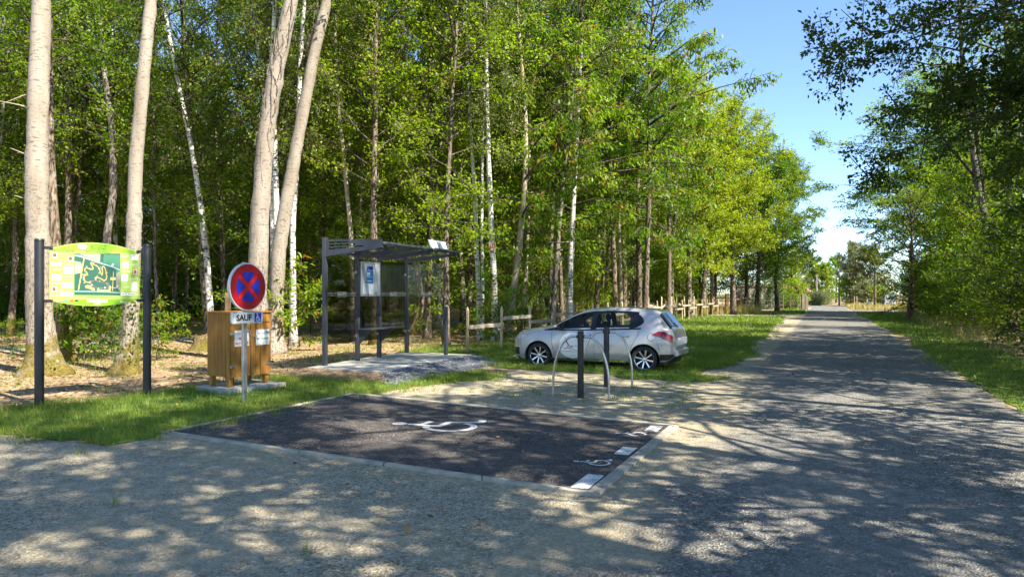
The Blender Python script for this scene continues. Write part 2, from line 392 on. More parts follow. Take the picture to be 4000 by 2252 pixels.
lawn1 = ragged([(-7.4, 9.25), (-6.7, 9.0), (-5.05, 7.75), (-4.29, 7.5), (-3.96, 8.12), (-2.55, 11.32), (-1.5, 12.4), (-.3, 13.6), (-.8, 14.5), (-2.0, 13.6), (-3.1, 13.4), (-4.1, 13.6), (-5.1, 12.6), (-5.8, 11.5), (-6.5, 10.4)], .2, .09, 7)
lawn2 = ragged([(-3.2, 19.6), (-1.1, 17.0), (.0, 14.95), (1.27, 14.35), (2.06, 13.6), (3.3, 12.9), (4.05, 13.25), (3.6, 14.15), (4.35, 15.3), (5.25, 16.35), (5.95, 17.55), W(19.9, -1.7), W(24, -2.0), W(27, -1.8), W(34, -2.1), W(42, -2.0), W(53.3, -2.3), W(53.3, -12), W(45, -10.4), W(30, -9.9), W(22, -9.6)], .3, .12, 8)
lawn3 = ragged([W(57.8, -1.35), W(56.6, -4.2), W(58.2, -15), W(60.5, -15), W(61, -4.5), W(70, -4.0), W(91, -2.6), W(91, -1.5)], .5, .1, 9)
verge = ragged([W(5, 2.55), W(12, 2.42), W(22, 2.4), W(34, 2.45), W(50, 2.45), W(69, 2.4), W(69, 7), W(50, 5.5), W(20, 4.6), W(5, 4.6)], .35, .12, 10)
verge2 = ragged([W(80, 2.6), W(90, 2.6), W(97, 4.2), W(100, 14), W(76.5, 14), W(76.5, 5)], .5, .1, 11)
for p_ in (lawn1, lawn2, lawn3, verge): sheet('lawn', p_, .009, M['lawn'])
sheet('lawn', verge2, .009, plain('dry_verge', (.3, .25, .12), .95, var=.4, scale=.8))
# asphalt bay with its concrete edging and painted marks
bayc = [Vector((x, y, 0)) for x, y in BAY]
cen = sum(bayc, Vector()) / 4
def inset(d):
    out = []
    for i in range(4):
        p, a, b = bayc[i], bayc[i - 1], bayc[(i + 1) % 4]
        e1 = (p - a).normalized(); e2 = (b - p).normalized(); n1 = Vector((e1.y, -e1.x, 0)); n2 = Vector((e2.y, -e2.x, 0))
        k = (n1 + n2) / (1 + n1.dot(n2)); out.append(p + k * d)
    return out
inn = inset(.068)
bay = sheet('parking_bay', [(p.x, p.y) for p in inset(.062)], .022, M['bay'])
kb = MB()
for i in range(4):
    a, b, c, d = bayc[i], bayc[(i + 1) % 4], inn[(i + 1) % 4], inn[i]
    n = 5 if (b - a).length > 4 else 3
    for k in range(n):
        t0, t1 = k / n, (k + 1) / n - .0022 * (k < n - 1)
        q = [a.lerp(b, t0), a.lerp(b, t1), d.lerp(c, t1), d.lerp(c, t0)]
        zt = .036 if i != 2 else .032
        kb.add([(p.x, p.y, 0.001) for p in q] + [(p.x, p.y, zt) for p in q], [(0, 1, 2, 3), (7, 6, 5, 4), (0, 4, 5, 1), (1, 5, 6, 2), (2, 6, 7, 3), (3, 7, 4, 0)])
a, b = bayc[2], bayc[3]; ou = Vector((UY, -UX, 0)); a, b = a - ou * .067, b - ou * .067; ou = ou * -.045
kb.add([(p.x, p.y, z) for z in (.001, .033) for p in (a + Vector((0, 0, 0)), b, b + ou, a + ou)], [(0, 1, 2, 3), (7, 6, 5, 4), (0, 4, 5, 1), (1, 5, 6, 2), (2, 6, 7, 3), (3, 7, 4, 0)])
tag(kb.build('kerb', M['kerb'], bevel=.006), kind='structure')
def painted(name, polys_so, z=.0255):
    mb = MB()
    for k, poly in enumerate(polys_so):
        vs = [(*W(s_, o_), z + .0004 * k) for s_, o_ in poly]; mb.add(vs, [tuple(range(len(vs)))])
    o = mb.build(name, M['paint']); o.parent = bay; return o
# the big sign: its top points away from the road (-o), its right side away from the camera (+s)
painted('wheelchair_symbol', [[(7.02 + 1.0 * x, -3.72 - 1.10 * y) for x, y in q] for q in wheelchair()])
for s_ in (7.74, 6.26): painted('small_wheelchair_symbol', [[(s_ + .34 * x, -1.80 - .36 * y) for x, y in q] for q in wheelchair()])
for s0, s1 in ((8.12, 8.46), (6.82, 7.18), (5.50, 5.98)):
    painted('dash_marking', [[(s0, -1.735), (s1, -1.735), (s1, -1.885), (s0, -1.885)]])

# ------------------------------------------------------------------ grass, stones, leaves on the ground
def scatter(poly, dens, rng, keep=None):
    P = np.array(poly); lo, hi = P.min(0), P.max(0); n = int(dens * np.prod(hi - lo))
    Q = rng.uniform(lo, hi, (n, 2)); Q = Q[inpoly(Q, poly)]
    return Q
rng = np.random.default_rng(21)
def blades(Q, h, w, z, rng):
    n = len(Q); hh = h * rng.uniform(.5, 1.3, n); an = rng.uniform(0, 2 * np.pi, n); ww = w * rng.uniform(.6, 1.2, n)
    d = np.stack([np.cos(an), np.sin(an)], 1); l = rng.uniform(0, 2 * np.pi, n); ln = hh * rng.uniform(.1, .8, n)
    V = np.zeros((n, 3, 3)); V[:, 0, :2] = Q - d * ww[:, None] / 2; V[:, 1, :2] = Q + d * ww[:, None] / 2
    V[:, 2, :2] = Q + np.stack([np.cos(l), np.sin(l)], 1) * ln[:, None]; V[:, :2, 2] = z; V[:, 2, 2] = z + hh
    return V.reshape(-1, 3)
def grass_obj(name, chunks, mat, label, cat):
    V = np.concatenate([c for c, _ in chunks]); T = np.concatenate([t for _, t in chunks])
    n = len(V) // 3; me = np_mesh(name, V, np.arange(3 * n), np.arange(n) * 3, mat, np.repeat(T, 3)); return tag(link(name, me), label, cat, kind='stuff')
def patchy(Q, f=.9):                            # slow variation of height and tint
    return .5 + .25 * np.sin(Q[:, 0] * 1.7 * f + 1.3 * np.sin(Q[:, 1] * 1.1 * f)) + .25 * np.sin(Q[:, 1] * 2.3 * f + 2 * np.sin(Q[:, 0] * .9 * f))
ch = []
for poly, spec in ((lawn1, [(1400, .085, .007, 0, 99)]), (lawn2, [(1000, .10, .009, 0, 19), (420, .10, .014, 19, 27), (170, .10, .026, 27, 40), (70, .11, .05, 40, 70)]),
                   (lawn3, [(25, .12, .07, 0, 99)]), (verge, [(350, .10, .012, 0, 20), (110, .11, .025, 20, 40), (40, .12, .05, 40, 90)])):
    for dn, h, w, y0, y1 in spec:
        Q = scatter(poly, dn, rng); Q = Q[(Q[:, 1] >= y0) & (Q[:, 1] < y1)]
        if len(Q):
            pt = patchy(Q); keep = rng.random(len(Q)) < .45 + .75 * pt; Q = Q[keep]; pt = pt[keep]
            ch.append((blades(Q, h, w, .009, rng) * 1., np.clip(rng.normal(.42, .25, len(Q)) + .7 * (pt - .5), 0, 1)))
# sparse tufts in the litter and along the gravel
zone = [(-13, 10), (-7, 10), (-4.5, 13.8), (-2.5, 15.2), (-2.5, 20), (2, 26), (-2, 34), (-22, 30), (-22, 14)]
Q = scatter(zone, 260, rng); pt = patchy(Q, .7) * patchy(Q + 7, 1.9); Q = Q[rng.random(len(Q)) < np.clip(pt * 1.6 - .42, 0, 1)]
ch.append((blades(Q, .12, .014, 0, rng), np.clip(rng.normal(.6, .25, len(Q)), 0, 1)))
cs = scatter([(-2, 12), (-.6, 13.6), (1.2, 14), (3.2, 12.6), (2.6, 9.4), (-1.6, 11.6)], 5, rng); cs = np.concatenate([cs, scatter([(-9, 4), (-6.9, 8.8), (-4.3, 7.3), (.2, 4)], .25, rng)])
Q = np.repeat(cs, 14, 0) + rng.normal(0, .035, (len(cs) * 14, 2)); ch.append((blades(Q, .08, .008, .006, rng), rng.uniform(.2, .9, len(Q))))
for poly, n_ in ((lawn1, 5200), (lawn2, 6000), (verge, 3000)):
    P_ = np.array(poly); k_ = rng.integers(0, len(P_), n_ // 12); Q = np.repeat(P_[k_] + rng.normal(0, .17, (len(k_), 2)), 12, 0) + rng.normal(0, .04, (len(k_) * 12, 2)); Q = Q[Q[:, 1] < 32]
    ch.append((blades(Q, .085, .010, .006, rng), rng.uniform(.1, 1, len(Q))))
grass_obj('grass', ch, M['grass'], 'short green lawn grass around the bay and beside the road', 'grass')
ch = []
Q = scatter([W(9, 3.7), W(20, 3.9), W(45, 4.6), W(69, 5.6), W(69, 7.5), W(40, 6.4), W(20, 5.6), W(9, 5.4)], 45, rng); Q = Q[rng.random(len(Q)) < patchy(Q)]
ch.append((blades(Q, .55, .016, 0, rng), rng.uniform(0, 1, len(Q))))
Q = scatter([W(12.5, 3.7), W(16, 3.6), W(16, 5), W(12.5, 5)], 260, rng); ch.append((blades(Q, .75, .014, 0, rng), rng.uniform(.2, 1, len(Q))))
Q = scatter([W(58.6, -4.6), W(58.6, -13), W(62, -13), W(62, -4.6)], 90, rng); ch.append((blades(Q, .75, .05, 0, rng), rng.uniform(.5, 1, len(Q))))
Q = scatter(verge2, 60, rng); ch.append((blades(Q, .5, .06, 0, rng), rng.uniform(.5, 1, len(Q))))
grass_obj('tall_grass', ch, M['dry_grass'], 'tall straw coloured grass along the hedgerow and the old fence', 'grass')

def flat_leaves(Q, L_, z, rng, lift=.5):
    n = len(Q); an = rng.uniform(0, 2 * np.pi, n); a = np.stack([np.cos(an), np.sin(an), rng.normal(0, .25 * lift, n)], 1); a /= np.linalg.norm(a, axis=1)[:, None]
    s_ = np.stack([-np.sin(an), np.cos(an), rng.normal(0, .5 * lift, n)], 1); l = L_ * rng.uniform(.5, 1.3, n)[:, None]
    p = np.c_[Q, z + rng.uniform(.002, .02, n)]
    V = np.stack([p - a * l / 2, p + s_ * l * .28, p + a * l / 2 + [0, 0, .006], p - s_ * l * .28], 1); V[:, :, 2] = np.maximum(V[:, :, 2], z + .001)
    return V.reshape(-1, 3)
def leaf_obj(name, V, T, mat, label, cat):
    n = len(V) // 4; return tag(link(name, np_mesh(name, V, np.arange(4 * n), np.arange(n) * 4, mat, np.repeat(T, 4))), label, cat, kind='stuff')
forest_near = [(-15, 9), (-7.2, 9.3), (-6.2, 11.4), (-4.2, 13.8), (-2.2, 18), (0, 22), (6, 34), (-20, 34), (-20, 12)]
Q = scatter(forest_near, 75, rng); V = flat_leaves(Q, .09, 0, rng, .7)
leaf_obj('leaf_litter', V, rng.uniform(0, 1, len(Q)), M['litter'], 'tan leaf litter covering the forest floor', 'leaf litter')
Q = np.concatenate([scatter(gravel_poly, 1.1, rng), scatter([W(-2, -1.4), W(16, -1.4), W(16, 2.4), W(-2, 2.4)], .35, rng), scatter(BAY, .8, rng), scatter(lawn1, 3, rng), scatter(lawn2, .8, rng)])
Q = Q[(Q[:, 1] > 2.5) & (Q[:, 1] < 20)]
leaf_obj('fallen_leaves', flat_leaves(Q, .065, .03, rng, .9), rng.uniform(0, 1, len(Q)), M['dead_leaf'], 'dry brown leaves scattered over gravel, road and bay', 'fallen leaves')
# loose stones: small octahedra on the gravel and the road edge
def stones(Q, r, z, rng, f=.6):
    n = len(Q); rr = r * rng.uniform(.4, 1.3, n); V = np.zeros((n, 6, 3)); k = np.array([[1, 0, 0], [0, 1, 0], [-1, 0, 0], [0, -1, 0], [0, 0, 1], [0, 0, -1.]])
    an = rng.uniform(0, 6.28, n); c, s_ = np.cos(an)[:, None], np.sin(an)[:, None]; e = k[None] * rng.uniform(.6, 1.2, (n, 6, 1)) * rr[:, None, None]
    V[:, :, 0] = e[:, :, 0] * c - e[:, :, 1] * s_ * .7 + Q[:, :1]; V[:, :, 1] = e[:, :, 0] * s_ + e[:, :, 1] * c * .7 + Q[:, 1:2]; V[:, :, 2] = e[:, :, 2] * f + z + (Q[:, 2:3] if Q.shape[1] > 2 else 0)
    tri = np.array([[0, 1, 4], [1, 2, 4], [2, 3, 4], [3, 0, 4]]); F = (tri[None] + (np.arange(n) * 6)[:, None, None]).reshape(-1)
    return V.reshape(-1, 3), F, n
def m_stone(name, lo, hi):
    m, N, L, b = mk(name); setp(b, Roughness=.9); at = N.new("ShaderNodeAttribute"); at.attribute_name = 'tint'
    L(ramp(N, L, at.outputs['Fac'], [(0, lo), (1, hi)]), b.inputs['Base Color']); return m
def stone_obj(name, Q, r, z, mat, label, cat, f=.6):
    V, F, n = stones(Q, r, z, rng, f); o = link(name, np_mesh(name, V, F, np.arange(len(F) // 3) * 3, mat, np.repeat(rng.uniform(0, 1, n), 6))); return tag(o, label, cat, kind='stuff')
near = [(-6, 3.4), (-6.5, 8.6), (-4.3, 7.3), (.65, 5.4), (0.2, 3.4)]
Q = np.concatenate([scatter(near, 1300, rng), scatter([(-1.6, 11.4), (.2, 14.6), (3.2, 12.6), (3.6, 10), (2.1, 8.6)], 300, rng)])
stone_obj('gravel', Q, .0095, .006, m_stone('stone_tan', (.16, .15, .13), (.5, .46, .38)), 'loose beige gravel stones on the forecourt', 'gravel')
Q = scatter([W(1, -1.5), W(16, -1.5), W(16, 2.3), W(1, 2.3)], 600, rng); Q = Q[rng.random(len(Q)) < .2 + .8 * patchy(Q, .8)]
stone_obj('road_chippings', Q, .009, .012, m_stone('stone_grey', (.06, .06, .065), (.42, .41, .39)), 'loose grey stone chippings over the road surface', 'gravel')
# ------------------------------------------------------------------ trees
def nrm(a): return a / np.maximum(np.linalg.norm(a, axis=-1, keepdims=True), 1e-9)
def leaf_cards(P, A, Nn, Ln, wr, hexa=False):
    S = nrm(np.cross(A, Nn)); n = len(P); Lc = Ln[:, None]; Wd = Lc * wr
    if hexa:
        V = np.stack([P, P + A * Lc * .3 + S * Wd * .42, P + A * Lc * .68 + S * Wd * .42 - Nn * Lc * .03, P + A * Lc - Nn * Lc * .12,
                      P + A * Lc * .68 - S * Wd * .42 - Nn * Lc * .03, P + A * Lc * .3 - S * Wd * .42], 1); k = 6
    else:
        V = np.stack([P, P + A * Lc * .48 + S * Wd * .5 + Nn * Lc * .06, P + A * Lc, P + A * Lc * .48 - S * Wd * .5 + Nn * Lc * .06], 1); k = 4
    return V.reshape(-1, 3), k
def sticks(P, Q, r):                            # thin three-sided twigs
    d = nrm(Q - P); ref = np.where(np.abs(d[:, 2:3]) < .9, np.array([[0, 0, 1.]]), np.array([[1., 0, 0]])); a = nrm(np.cross(d, ref)); b = np.cross(d, a)
    vs = []
    for t in (0, 2.094, 4.189):
        o = (a * math.cos(t) + b * math.sin(t)); vs += [P + o * r[:, None], Q + o * r[:, None] * .4]
    V = np.stack(vs, 1).reshape(-1, 3); n = len(P)
    q = np.array([[0, 2, 3, 1], [2, 4, 5, 3], [4, 0, 1, 5]]); F = (q[None] + (np.arange(n) * 6)[:, None, None]).reshape(-1)
    return V, F
def wavy_path(H, rng, lean=(0, 0), amp=.25, n=14):
    t = np.linspace(0, 1, n); x = lean[0] * t + amp * (np.sin(t * 5 + rng.uniform(0, 6)) - np.sin(0)) * t * .6 + np.cumsum(rng.normal(0, amp * .06, n)); y = lean[1] * t + amp * np.sin(t * 4 + rng.uniform(0, 6)) * t * .6 + np.cumsum(rng.normal(0, amp * .06, n))
    x[0] = y[0] = 0; return np.stack([x, y, t * H], 1)
def tree_meshes(name, path, r0, mat_bark, mat_leaf, rng, z0=3., R=2.5, nb=40, prof='oval', leaf=.1, wr=.55, per=16, tw=6., elev=(5, 55), droop=.15, hexa=False, twl=.5, sides=9, flare=1.5, hang=0., forks=(), r_top=.25, upto=1.0, spread=1., rings=26, knots=0, flat=.42, rbmax=.05):
    """trunk with its limbs, and the crown of leaves on twigs, as two meshes"""
    path = np.asarray(path, float); H = path[-1, 2]
    mb = MB()
    ts = np.linspace(0, 1, rings) ** 1.15 * (len(path) - 1)
    pp = np.stack([np.interp(ts, np.arange(len(path)), path[:, k]) for k in range(3)], 1)
    zz = np.maximum(pp[:, 2], 0); hh = zz / H
    rad = r0 * (1 - (1 - r_top) * hh ** .8) * (1 + (flare - 1) * np.exp(-zz / .28)) * (1 + rng.normal(0, .025, len(hh)))
    pp[0, 2] = -.08
    KN = [(rng.uniform(.5, 9), rng.uniform(0, 6.28), rng.uniform(.05, .16)) for _ in range(knots)]
    b0 = len(mb.v); mb.tube(pp, list(rad), sides)
    for i in range(b0, len(mb.v)):              # uneven bole, root buttresses
        k = (i - b0) % sides; ring = (i - b0) // sides; c = pp[min(ring, len(pp) - 1)]; v = np.array(mb.v[i])
        f = 1 + rng.normal(0, .018) + .22 * (flare - 1) * math.cos(3 * 2 * math.pi * k / sides + r0 * 50) * math.exp(-max(v[2], 0) / .3)
        a_ = 2 * math.pi * k / sides
        for kz, ka, kh in KN:
            da = (a_ - ka + math.pi) % (2 * math.pi) - math.pi; f += kh * math.exp(-(v[2] - kz) ** 2 / .012 - da * da / .16)
        f += .022 * math.sin(2 * a_ + v[2] * 1.3 + r0 * 70) + .012 * math.sin(v[2] * 2.9 + a_)
        mb.v[i] = tuple(c + (v - c) * f)
    nf0 = len(mb.f)
    at = lambda z: np.array([np.interp(z, path[:, 2], path[:, 0]), np.interp(z, path[:, 2], path[:, 1]), z])
    for f in forks:                             # a second stem: (z, dx, dy, dz, radius)
        p = at(f[0]); q = p + np.array(f[1:4]); m_ = (p + q) / 2 + np.array([f[1] * .12, f[2] * .12, 0])
        mb.tube([p, m_, q], [f[4], f[4] * .8, f[4] * .35], 7)
    TP, TD, TL = [], [], []; ph = rng.uniform(0, 6.28)
    for k in range(nb):
        f = (k + rng.uniform(.1, .9)) / nb; z = z0 + (H * upto - z0) * f
        pf = {'oval': math.sin(math.pi * (.14 + .82 * f)) ** .8, 'cone': 1.05 - .8 * f, 'top': .35 + .75 * math.sin(math.pi * min(1, f * .75 + .15)), 'flat': .85 + .3 * math.sin(math.pi * f) - .5 * max(0, f - .75), 'round': math.sqrt(max(.06, 1 - (1.7 * f - .75) ** 2))}[prof]
        Lb = R * pf * rng.uniform(.65, 1.2); az = ph + k * 2.39996 + rng.normal(0, .35); el = math.radians(elev[0] + (elev[1] - elev[0]) * f + rng.normal(0, 9))
        p = at(z); d = np.array([math.cos(az) * math.cos(el), math.sin(az) * math.cos(el), math.sin(el)]); pts = [p]; n = 5
        for i in range(n):
            d = nrm(d + rng.normal(0, .11, 3) + np.array([0, 0, -droop * .5 if i > 1 else .02])); pts.append(pts[-1] + d * Lb / n)
        pts = np.array(pts); rb = min(rbmax, r0 * .33) * (Lb / max(R, .1)) ** .7
        if rb > .006: mb.tube(pts, list(np.linspace(rb, .006, n + 1)), 5, False)
        m_ = max(3, int(tw * Lb)); t = np.sqrt(rng.uniform(.03, 1, m_)) * n; i0 = np.minimum(t.astype(int), n - 1); fr = (t - i0)[:, None]
        P = pts[i0] * (1 - fr) + pts[i0 + 1] * fr; D = nrm(pts[i0 + 1] - pts[i0])
        lat = nrm(np.cross(D, [0, 0, 1.])) * rng.choice([-1, 1], m_)[:, None]
        D2 = nrm(D * rng.uniform(.1, .9, (m_, 1)) + lat * rng.uniform(.3, 1., (m_, 1)) + rng.normal(0, .3, (m_, 3)) + rng.normal(0, flat * .8, (m_, 1)) * np.array([[0, 0, 1.]]) + np.array([0, 0, .12 - hang]))
        TP.append(P); TD.append(D2); TL.append(twl * rng.uniform(.5, 1.3, m_) * (1 - .35 * t / n) * min(1, .45 + Lb / 2.5))
    TP, TD, TL = np.concatenate(TP), np.concatenate(TD), np.concatenate(TL)
    TQ = TP + TD * TL[:, None]; TQ[:, 2] -= hang * TL * .6
    V, F = sticks(TP, TQ, np.full(len(TP), .006 + .004 * min(R, 3)))
    nv = len(mb.v); tv = np.array(mb.v); fl = [i for f in mb.f for i in f]; ls = np.cumsum([0] + [len(f) for f in mb.f])[:-1]
    bark = np_mesh(name + '_trunk', np.concatenate([tv, V]), np.concatenate([np.array(fl), F + nv]), np.concatenate([ls, len(fl) + np.arange(len(F) // 4) * 4]), mat_bark, smooth=True)
    bark.materials.append(M['bark_twig']); mi_ = np.ones(len(ls) + len(F) // 4, np.int32); mi_[:nf0] = 0; bark.polygons.foreach_set('material_index', mi_)
    n = len(TP) * per; idx = np.repeat(np.arange(len(TP)), per); t = rng.uniform(.1, 1.08, n)[:, None]
    D = nrm(TQ - TP)[idx]; lt = nrm(np.cross(D, [0, 0, 1.])); u = rng.uniform(-1, 1, n)[:, None] * TL[idx][:, None] * .42 * spread * (.35 + np.sin(np.pi * np.clip(t, 0, 1) ** .8))
    P = TP[idx] * (1 - t) + TQ[idx] * t + lt * u + rng.normal(0, .03 + .035 * spread, (n, 3)) * np.array([1, 1, .9]); P[:, 2] -= np.abs(u[:, 0]) * (.25 + .5 * hang)
    D = nrm(D + lt * np.sign(u) * .8)
    A = nrm(D * .55 + rng.normal(0, .55, (n, 3)) + np.array([0, 0, -.12 - hang * 1.2])); Nn = np.array([[0, 0, 1.]]) + rng.normal(0, flat, (n, 3)); Nn = nrm(Nn - A * (Nn * A).sum(1, keepdims=True))
    Ln = leaf * rng.uniform(.55, 1.2, n); LV, k = leaf_cards(P, A, Nn, Ln, wr, hexa)
    tint = np.clip(rng.normal(.54, .22, n) + rng.normal(0, .13, len(TP))[idx], 0, 1)
    crown = np_mesh(name + '_crown', LV, np.arange(len(LV)), np.arange(n) * k, mat_leaf, np.repeat(tint, k))
    return bark, crown
def tree(name, label, cat, loc, meshes, rotz=0., group=None, scale=1., parts=('trunk', 'crown')):
    t = thing(name, label, cat, loc, rotz, group); t.scale = scale if hasattr(scale, '__len__') else (scale,) * 3
    for p, me in zip(parts, meshes): link(p, me, t)
    return t
R_ = lambda s: np.random.default_rng(s)

# --- the kinds that fill the wood
kinds = []
for i, (H, R, z0, r0, lm, bm, lf, nb, per, tw, fl, el) in enumerate([
        (13.5, 2.4, 2.6, .10, 'leaf_mid', 'bark_dark', .115, 46, 20, 6., .5, (5, 50)), (15.5, 2.8, 3.6, .135, 'leaf_oak', 'bark_dark', .125, 46, 21, 5., .8, (20, 65)),
        (14.5, 2.1, 4.2, .085, 'leaf_mid', 'bark_grey', .11, 44, 19, 6., .7, (25, 65)), (12.0, 2.6, 1.8, .08, 'leaf_mid', 'bark_dark', .12, 46, 20, 6., .5, (0, 50)),
        (16.5, 3.0, 4.8, .16, 'leaf_oak', 'bark_brown', .125, 46, 21, 5., .85, (20, 65)), (15.0, 2.3, 4.8, .10, 'leaf_birch', 'bark_birch', .09, 44, 23, 6., .8, (30, 65))]):
    g_ = R_(100 + i); kinds.append(tree_meshes('wood%d' % i, wavy_path(H, g_, (g_.normal(0, .5), g_.normal(0, .5)), .45), r0, M[bm], M[lm], g_, z0, R, nb, 'flat', lf, .64, per, tw, sides=7, twl=.95, droop=.25, flat=fl, elev=el, rbmax=.03))
sap = []
for i, (H, R, lm, lf, wr) in enumerate([(4.6, 1.5, 'leaf_mid', .12, .6), (3.4, 1.3, 'leaf_chestnut', .17, .36), (5.6, 1.7, 'leaf_mid', .11, .62)]):
    g_ = R_(140 + i); sap.append(tree_meshes('sapling%d' % i, wavy_path(H, g_, (0, 0), .3), .03, M['bark_dark'], M[lm], g_, .4, R, 26, 'oval', lf, wr, 11, 6., sides=5, twl=.5, flare=1.1))
shr = []
for i, (H, R, lm, lf, wr) in enumerate([(1.7, .95, 'leaf_mid', .11, .6), (2.0, 1.0, 'leaf_chestnut', .2, .34)]):
    g_ = R_(160 + i); shr.append(tree_meshes('shrub%d' % i, wavy_path(H, g_, (0, 0), .2), .022, M['bark_dark'], M[lm], g_, .1, R, 20, 'flat', lf, wr, 10, 7., sides=5, twl=.4, flare=1.1, hexa=i == 1, elev=(10, 60)))

# --- featured trunks, traced as they stand: [(px, py), ...] at a distance, carried on above the frame to full height
def px_path(pts, Y, H, top_lean=0., depth_lean=0.):
    q = np.array([A3(x, y, Y) for x, y in pts]); q = q[np.argsort(q[:, 2])]; b = q[0].copy(); b[2] = 0.; loc = tuple(b)
    q = np.vstack([b, q[1:]]) - b; s_ = (q[-1] - q[-2]) / max(q[-1, 2] - q[-2, 2], .1)
    if H > q[-1, 2] + .5:
        for f in (.5, 1.): z = q[-1, 2] * 0 + (H - q[-1, 2]) * f
        zt = q[-1].copy(); e1 = zt + s_ * (H - zt[2]) * .5 * .8; e1[2] = zt[2] + (H - zt[2]) * .5; e2 = zt + s_ * (H - zt[2]) * .55; e2[2] = H; e2[0] += top_lean
        q = np.vstack([q, e1, e2])
    q[:, 1] += depth_lean * (q[:, 2] / H); return q, loc
def featured(name, label, cat, pts, Y, d, H, bark, leafm, seed, rotz=0, group=None, **kw):
    q, loc = px_path(pts, Y, H, kw.pop('top_lean', 0.), kw.pop('depth_lean', 0.)); g_ = R_(seed)
    ms = tree_meshes(name + str(seed), q, d / 2, M[bark], M[leafm], g_, **kw)
    return tree(name, label, cat, loc, ms, group=group)
HI = dict(z0=9.2, R=2.6, nb=26, prof='round', leaf=.1, wr=.7, per=14, tw=4., sides=20, r_top=.3, twl=.5, rings=70, knots=26)
T1 = featured('aspen_tree', 'thickest pale trunk with knots, standing behind the post of the green board', 'tree', [(113, 948), (100, 800), (95, 600), (92, 450), (96, 250), (105, 0)], 14.1, .50, 18, 'bark_pale_moss', 'leaf_mid', 1, flare=2.0, **HI)
T3 = featured('aspen_tree', 'pale trunk with mossy ivy base behind the green information board', 'tree', [(318, 945), (328, 800), (336, 600), (342, 400), (360, 200), (379, 0)], 14.2, .335, 17, 'bark_pale_moss', 'leaf_mid', 2, flare=2.0, **HI)
T4 = featured('aspen_tree', 'broad pale trunk wrapped in bare creeper stems, behind the timber cabinet', 'tree', [(640, 895), (648, 700), (653, 560), (668, 350), (694, 180), (733, 0)], 16.6, .50, 19, 'bark_pale', 'leaf_mid', 3, flare=1.7, **HI)
T5 = featured('aspen_tree', 'smooth pale trunk leaning towards the road beside white birches', 'tree', [(690, 868), (700, 640), (722, 500), (757, 310), (790, 140), (823, 0)], 19.0, .43, 19, 'bark_pale', 'leaf_mid', 4, flare=1.7, top_lean=.6, **HI)
T2 = featured('hornbeam_tree', 'dark grey crooked trunk between the two pale trunks behind the board', 'tree', [(268, 852), (268, 600), (286, 480), (283, 330), (262, 180), (250, 0)], 23.5, .32, 16, 'bark_grey', 'leaf_mid', 5, z0=6, R=3, nb=44, leaf=.11, wr=.6, per=22, tw=6., sides=12, twl=.9, flat=.7, elev=(10, 60), rbmax=.03)
T1b = featured('hornbeam_tree', 'rough brown mossy trunk half hidden behind the thickest pale trunk', 'tree', [(168, 905), (150, 760), (137, 560), (126, 380), (122, 0)], 16.9, .26, 15, 'bark_brown', 'leaf_mid', 6, z0=6.5, R=2.6, nb=40, leaf=.11, wr=.6, per=22, tw=6., sides=12, twl=.9, flat=.7, elev=(10, 60), rbmax=.03, flare=2.)
BI = dict(z0=5.6, R=2.2, nb=40, prof='oval', leaf=.08, wr=.7, per=22, tw=6., sides=12, hang=.5, twl=.9, flat=.7, elev=(20, 60), rbmax=.025)
featured('birch_tree', 'white birch stem rising out between the two pale trunks, ivy at its side', 'tree', [(705, 835), (698, 640), (694, 470), (690, 330), (684, 150), (692, 0)], 21.5, .24, 17, 'bark_birch', 'leaf_birch', 7, **BI)
featured('birch_tree', 'forked white birch just behind the leaning pale trunk', 'tree', [(738, 830), (736, 560), (748, 400), (752, 250), (756, 150), (766, 0)], 21.8, .23, 17, 'bark_birch', 'leaf_birch', 8, forks=[(8.4, .7, .1, 3.2, .085)], **BI)
featured('birch_tree', 'slim mottled birch stem left of the creeper wrapped trunk', 'tree', [(690, 830), (682, 420), (662, 220), (640, 60), (630, 0)], 24.5, .2, 16, 'bark_birch', 'leaf_birch', 9, **BI)
featured('birch_tree', 'mottled ivy hung birch leaning left, behind the timber cabinet', 'tree', [(534, 815), (520, 640), (500, 480), (478, 350), (452, 230), (420, 60)], 23.5, .24, 16, 'bark_birch', 'leaf_birch', 10, **BI)
featured('beech_tree', 'slender smooth tan stem rising behind the bus shelter roof', 'tree', [(890, 838), (884, 600), (868, 430), (850, 240), (843, 60), (846, 0)], 24., .2, 16, 'bark_tan', 'leaf_mid', 11, z0=8, R=2.2, nb=36, leaf=.1, wr=.6, per=22, tw=6., sides=10, twl=.9, flat=.7, elev=(10, 60), rbmax=.03)
featured('hornbeam_tree', 'mossy bent trunk seen through the glass of the shelter', 'tree', [(1040, 842), (1062, 760), (1050, 690), (1046, 620), (1030, 430)], 27.5, .3, 14, 'bark_brown', 'leaf_mid', 12, z0=5, R=2.6, nb=40, leaf=.12, wr=.6, per=22, tw=6., sides=10, twl=.9, flat=.7, elev=(10, 60), rbmax=.03, flare=1.8)
featured('oak_tree', 'stout dark trunk with a spreading foot behind the shelter glass', 'tree', [(1075, 850), (1080, 700), (1088, 500), (1078, 250), (1080, 0)], 25.5, .24, 16, 'bark_dark', 'leaf_oak', 13, z0=4.5, R=2.8, nb=44, leaf=.12, wr=.6, per=22, tw=6., sides=10, twl=.9, flat=.7, elev=(10, 60), rbmax=.03, flare=2.)
featured('oak_tree', 'dark slanting trunk in the wood above the shelter roof', 'tree', [(990, 815), (950, 600), (920, 400), (892, 200), (880, 0)], 29, .26, 16, 'bark_dark', 'leaf_oak', 14, z0=5.5, R=2.8, nb=44, leaf=.12, wr=.6, per=22, tw=6., sides=9, twl=.9, flat=.7, elev=(10, 60), rbmax=.03)
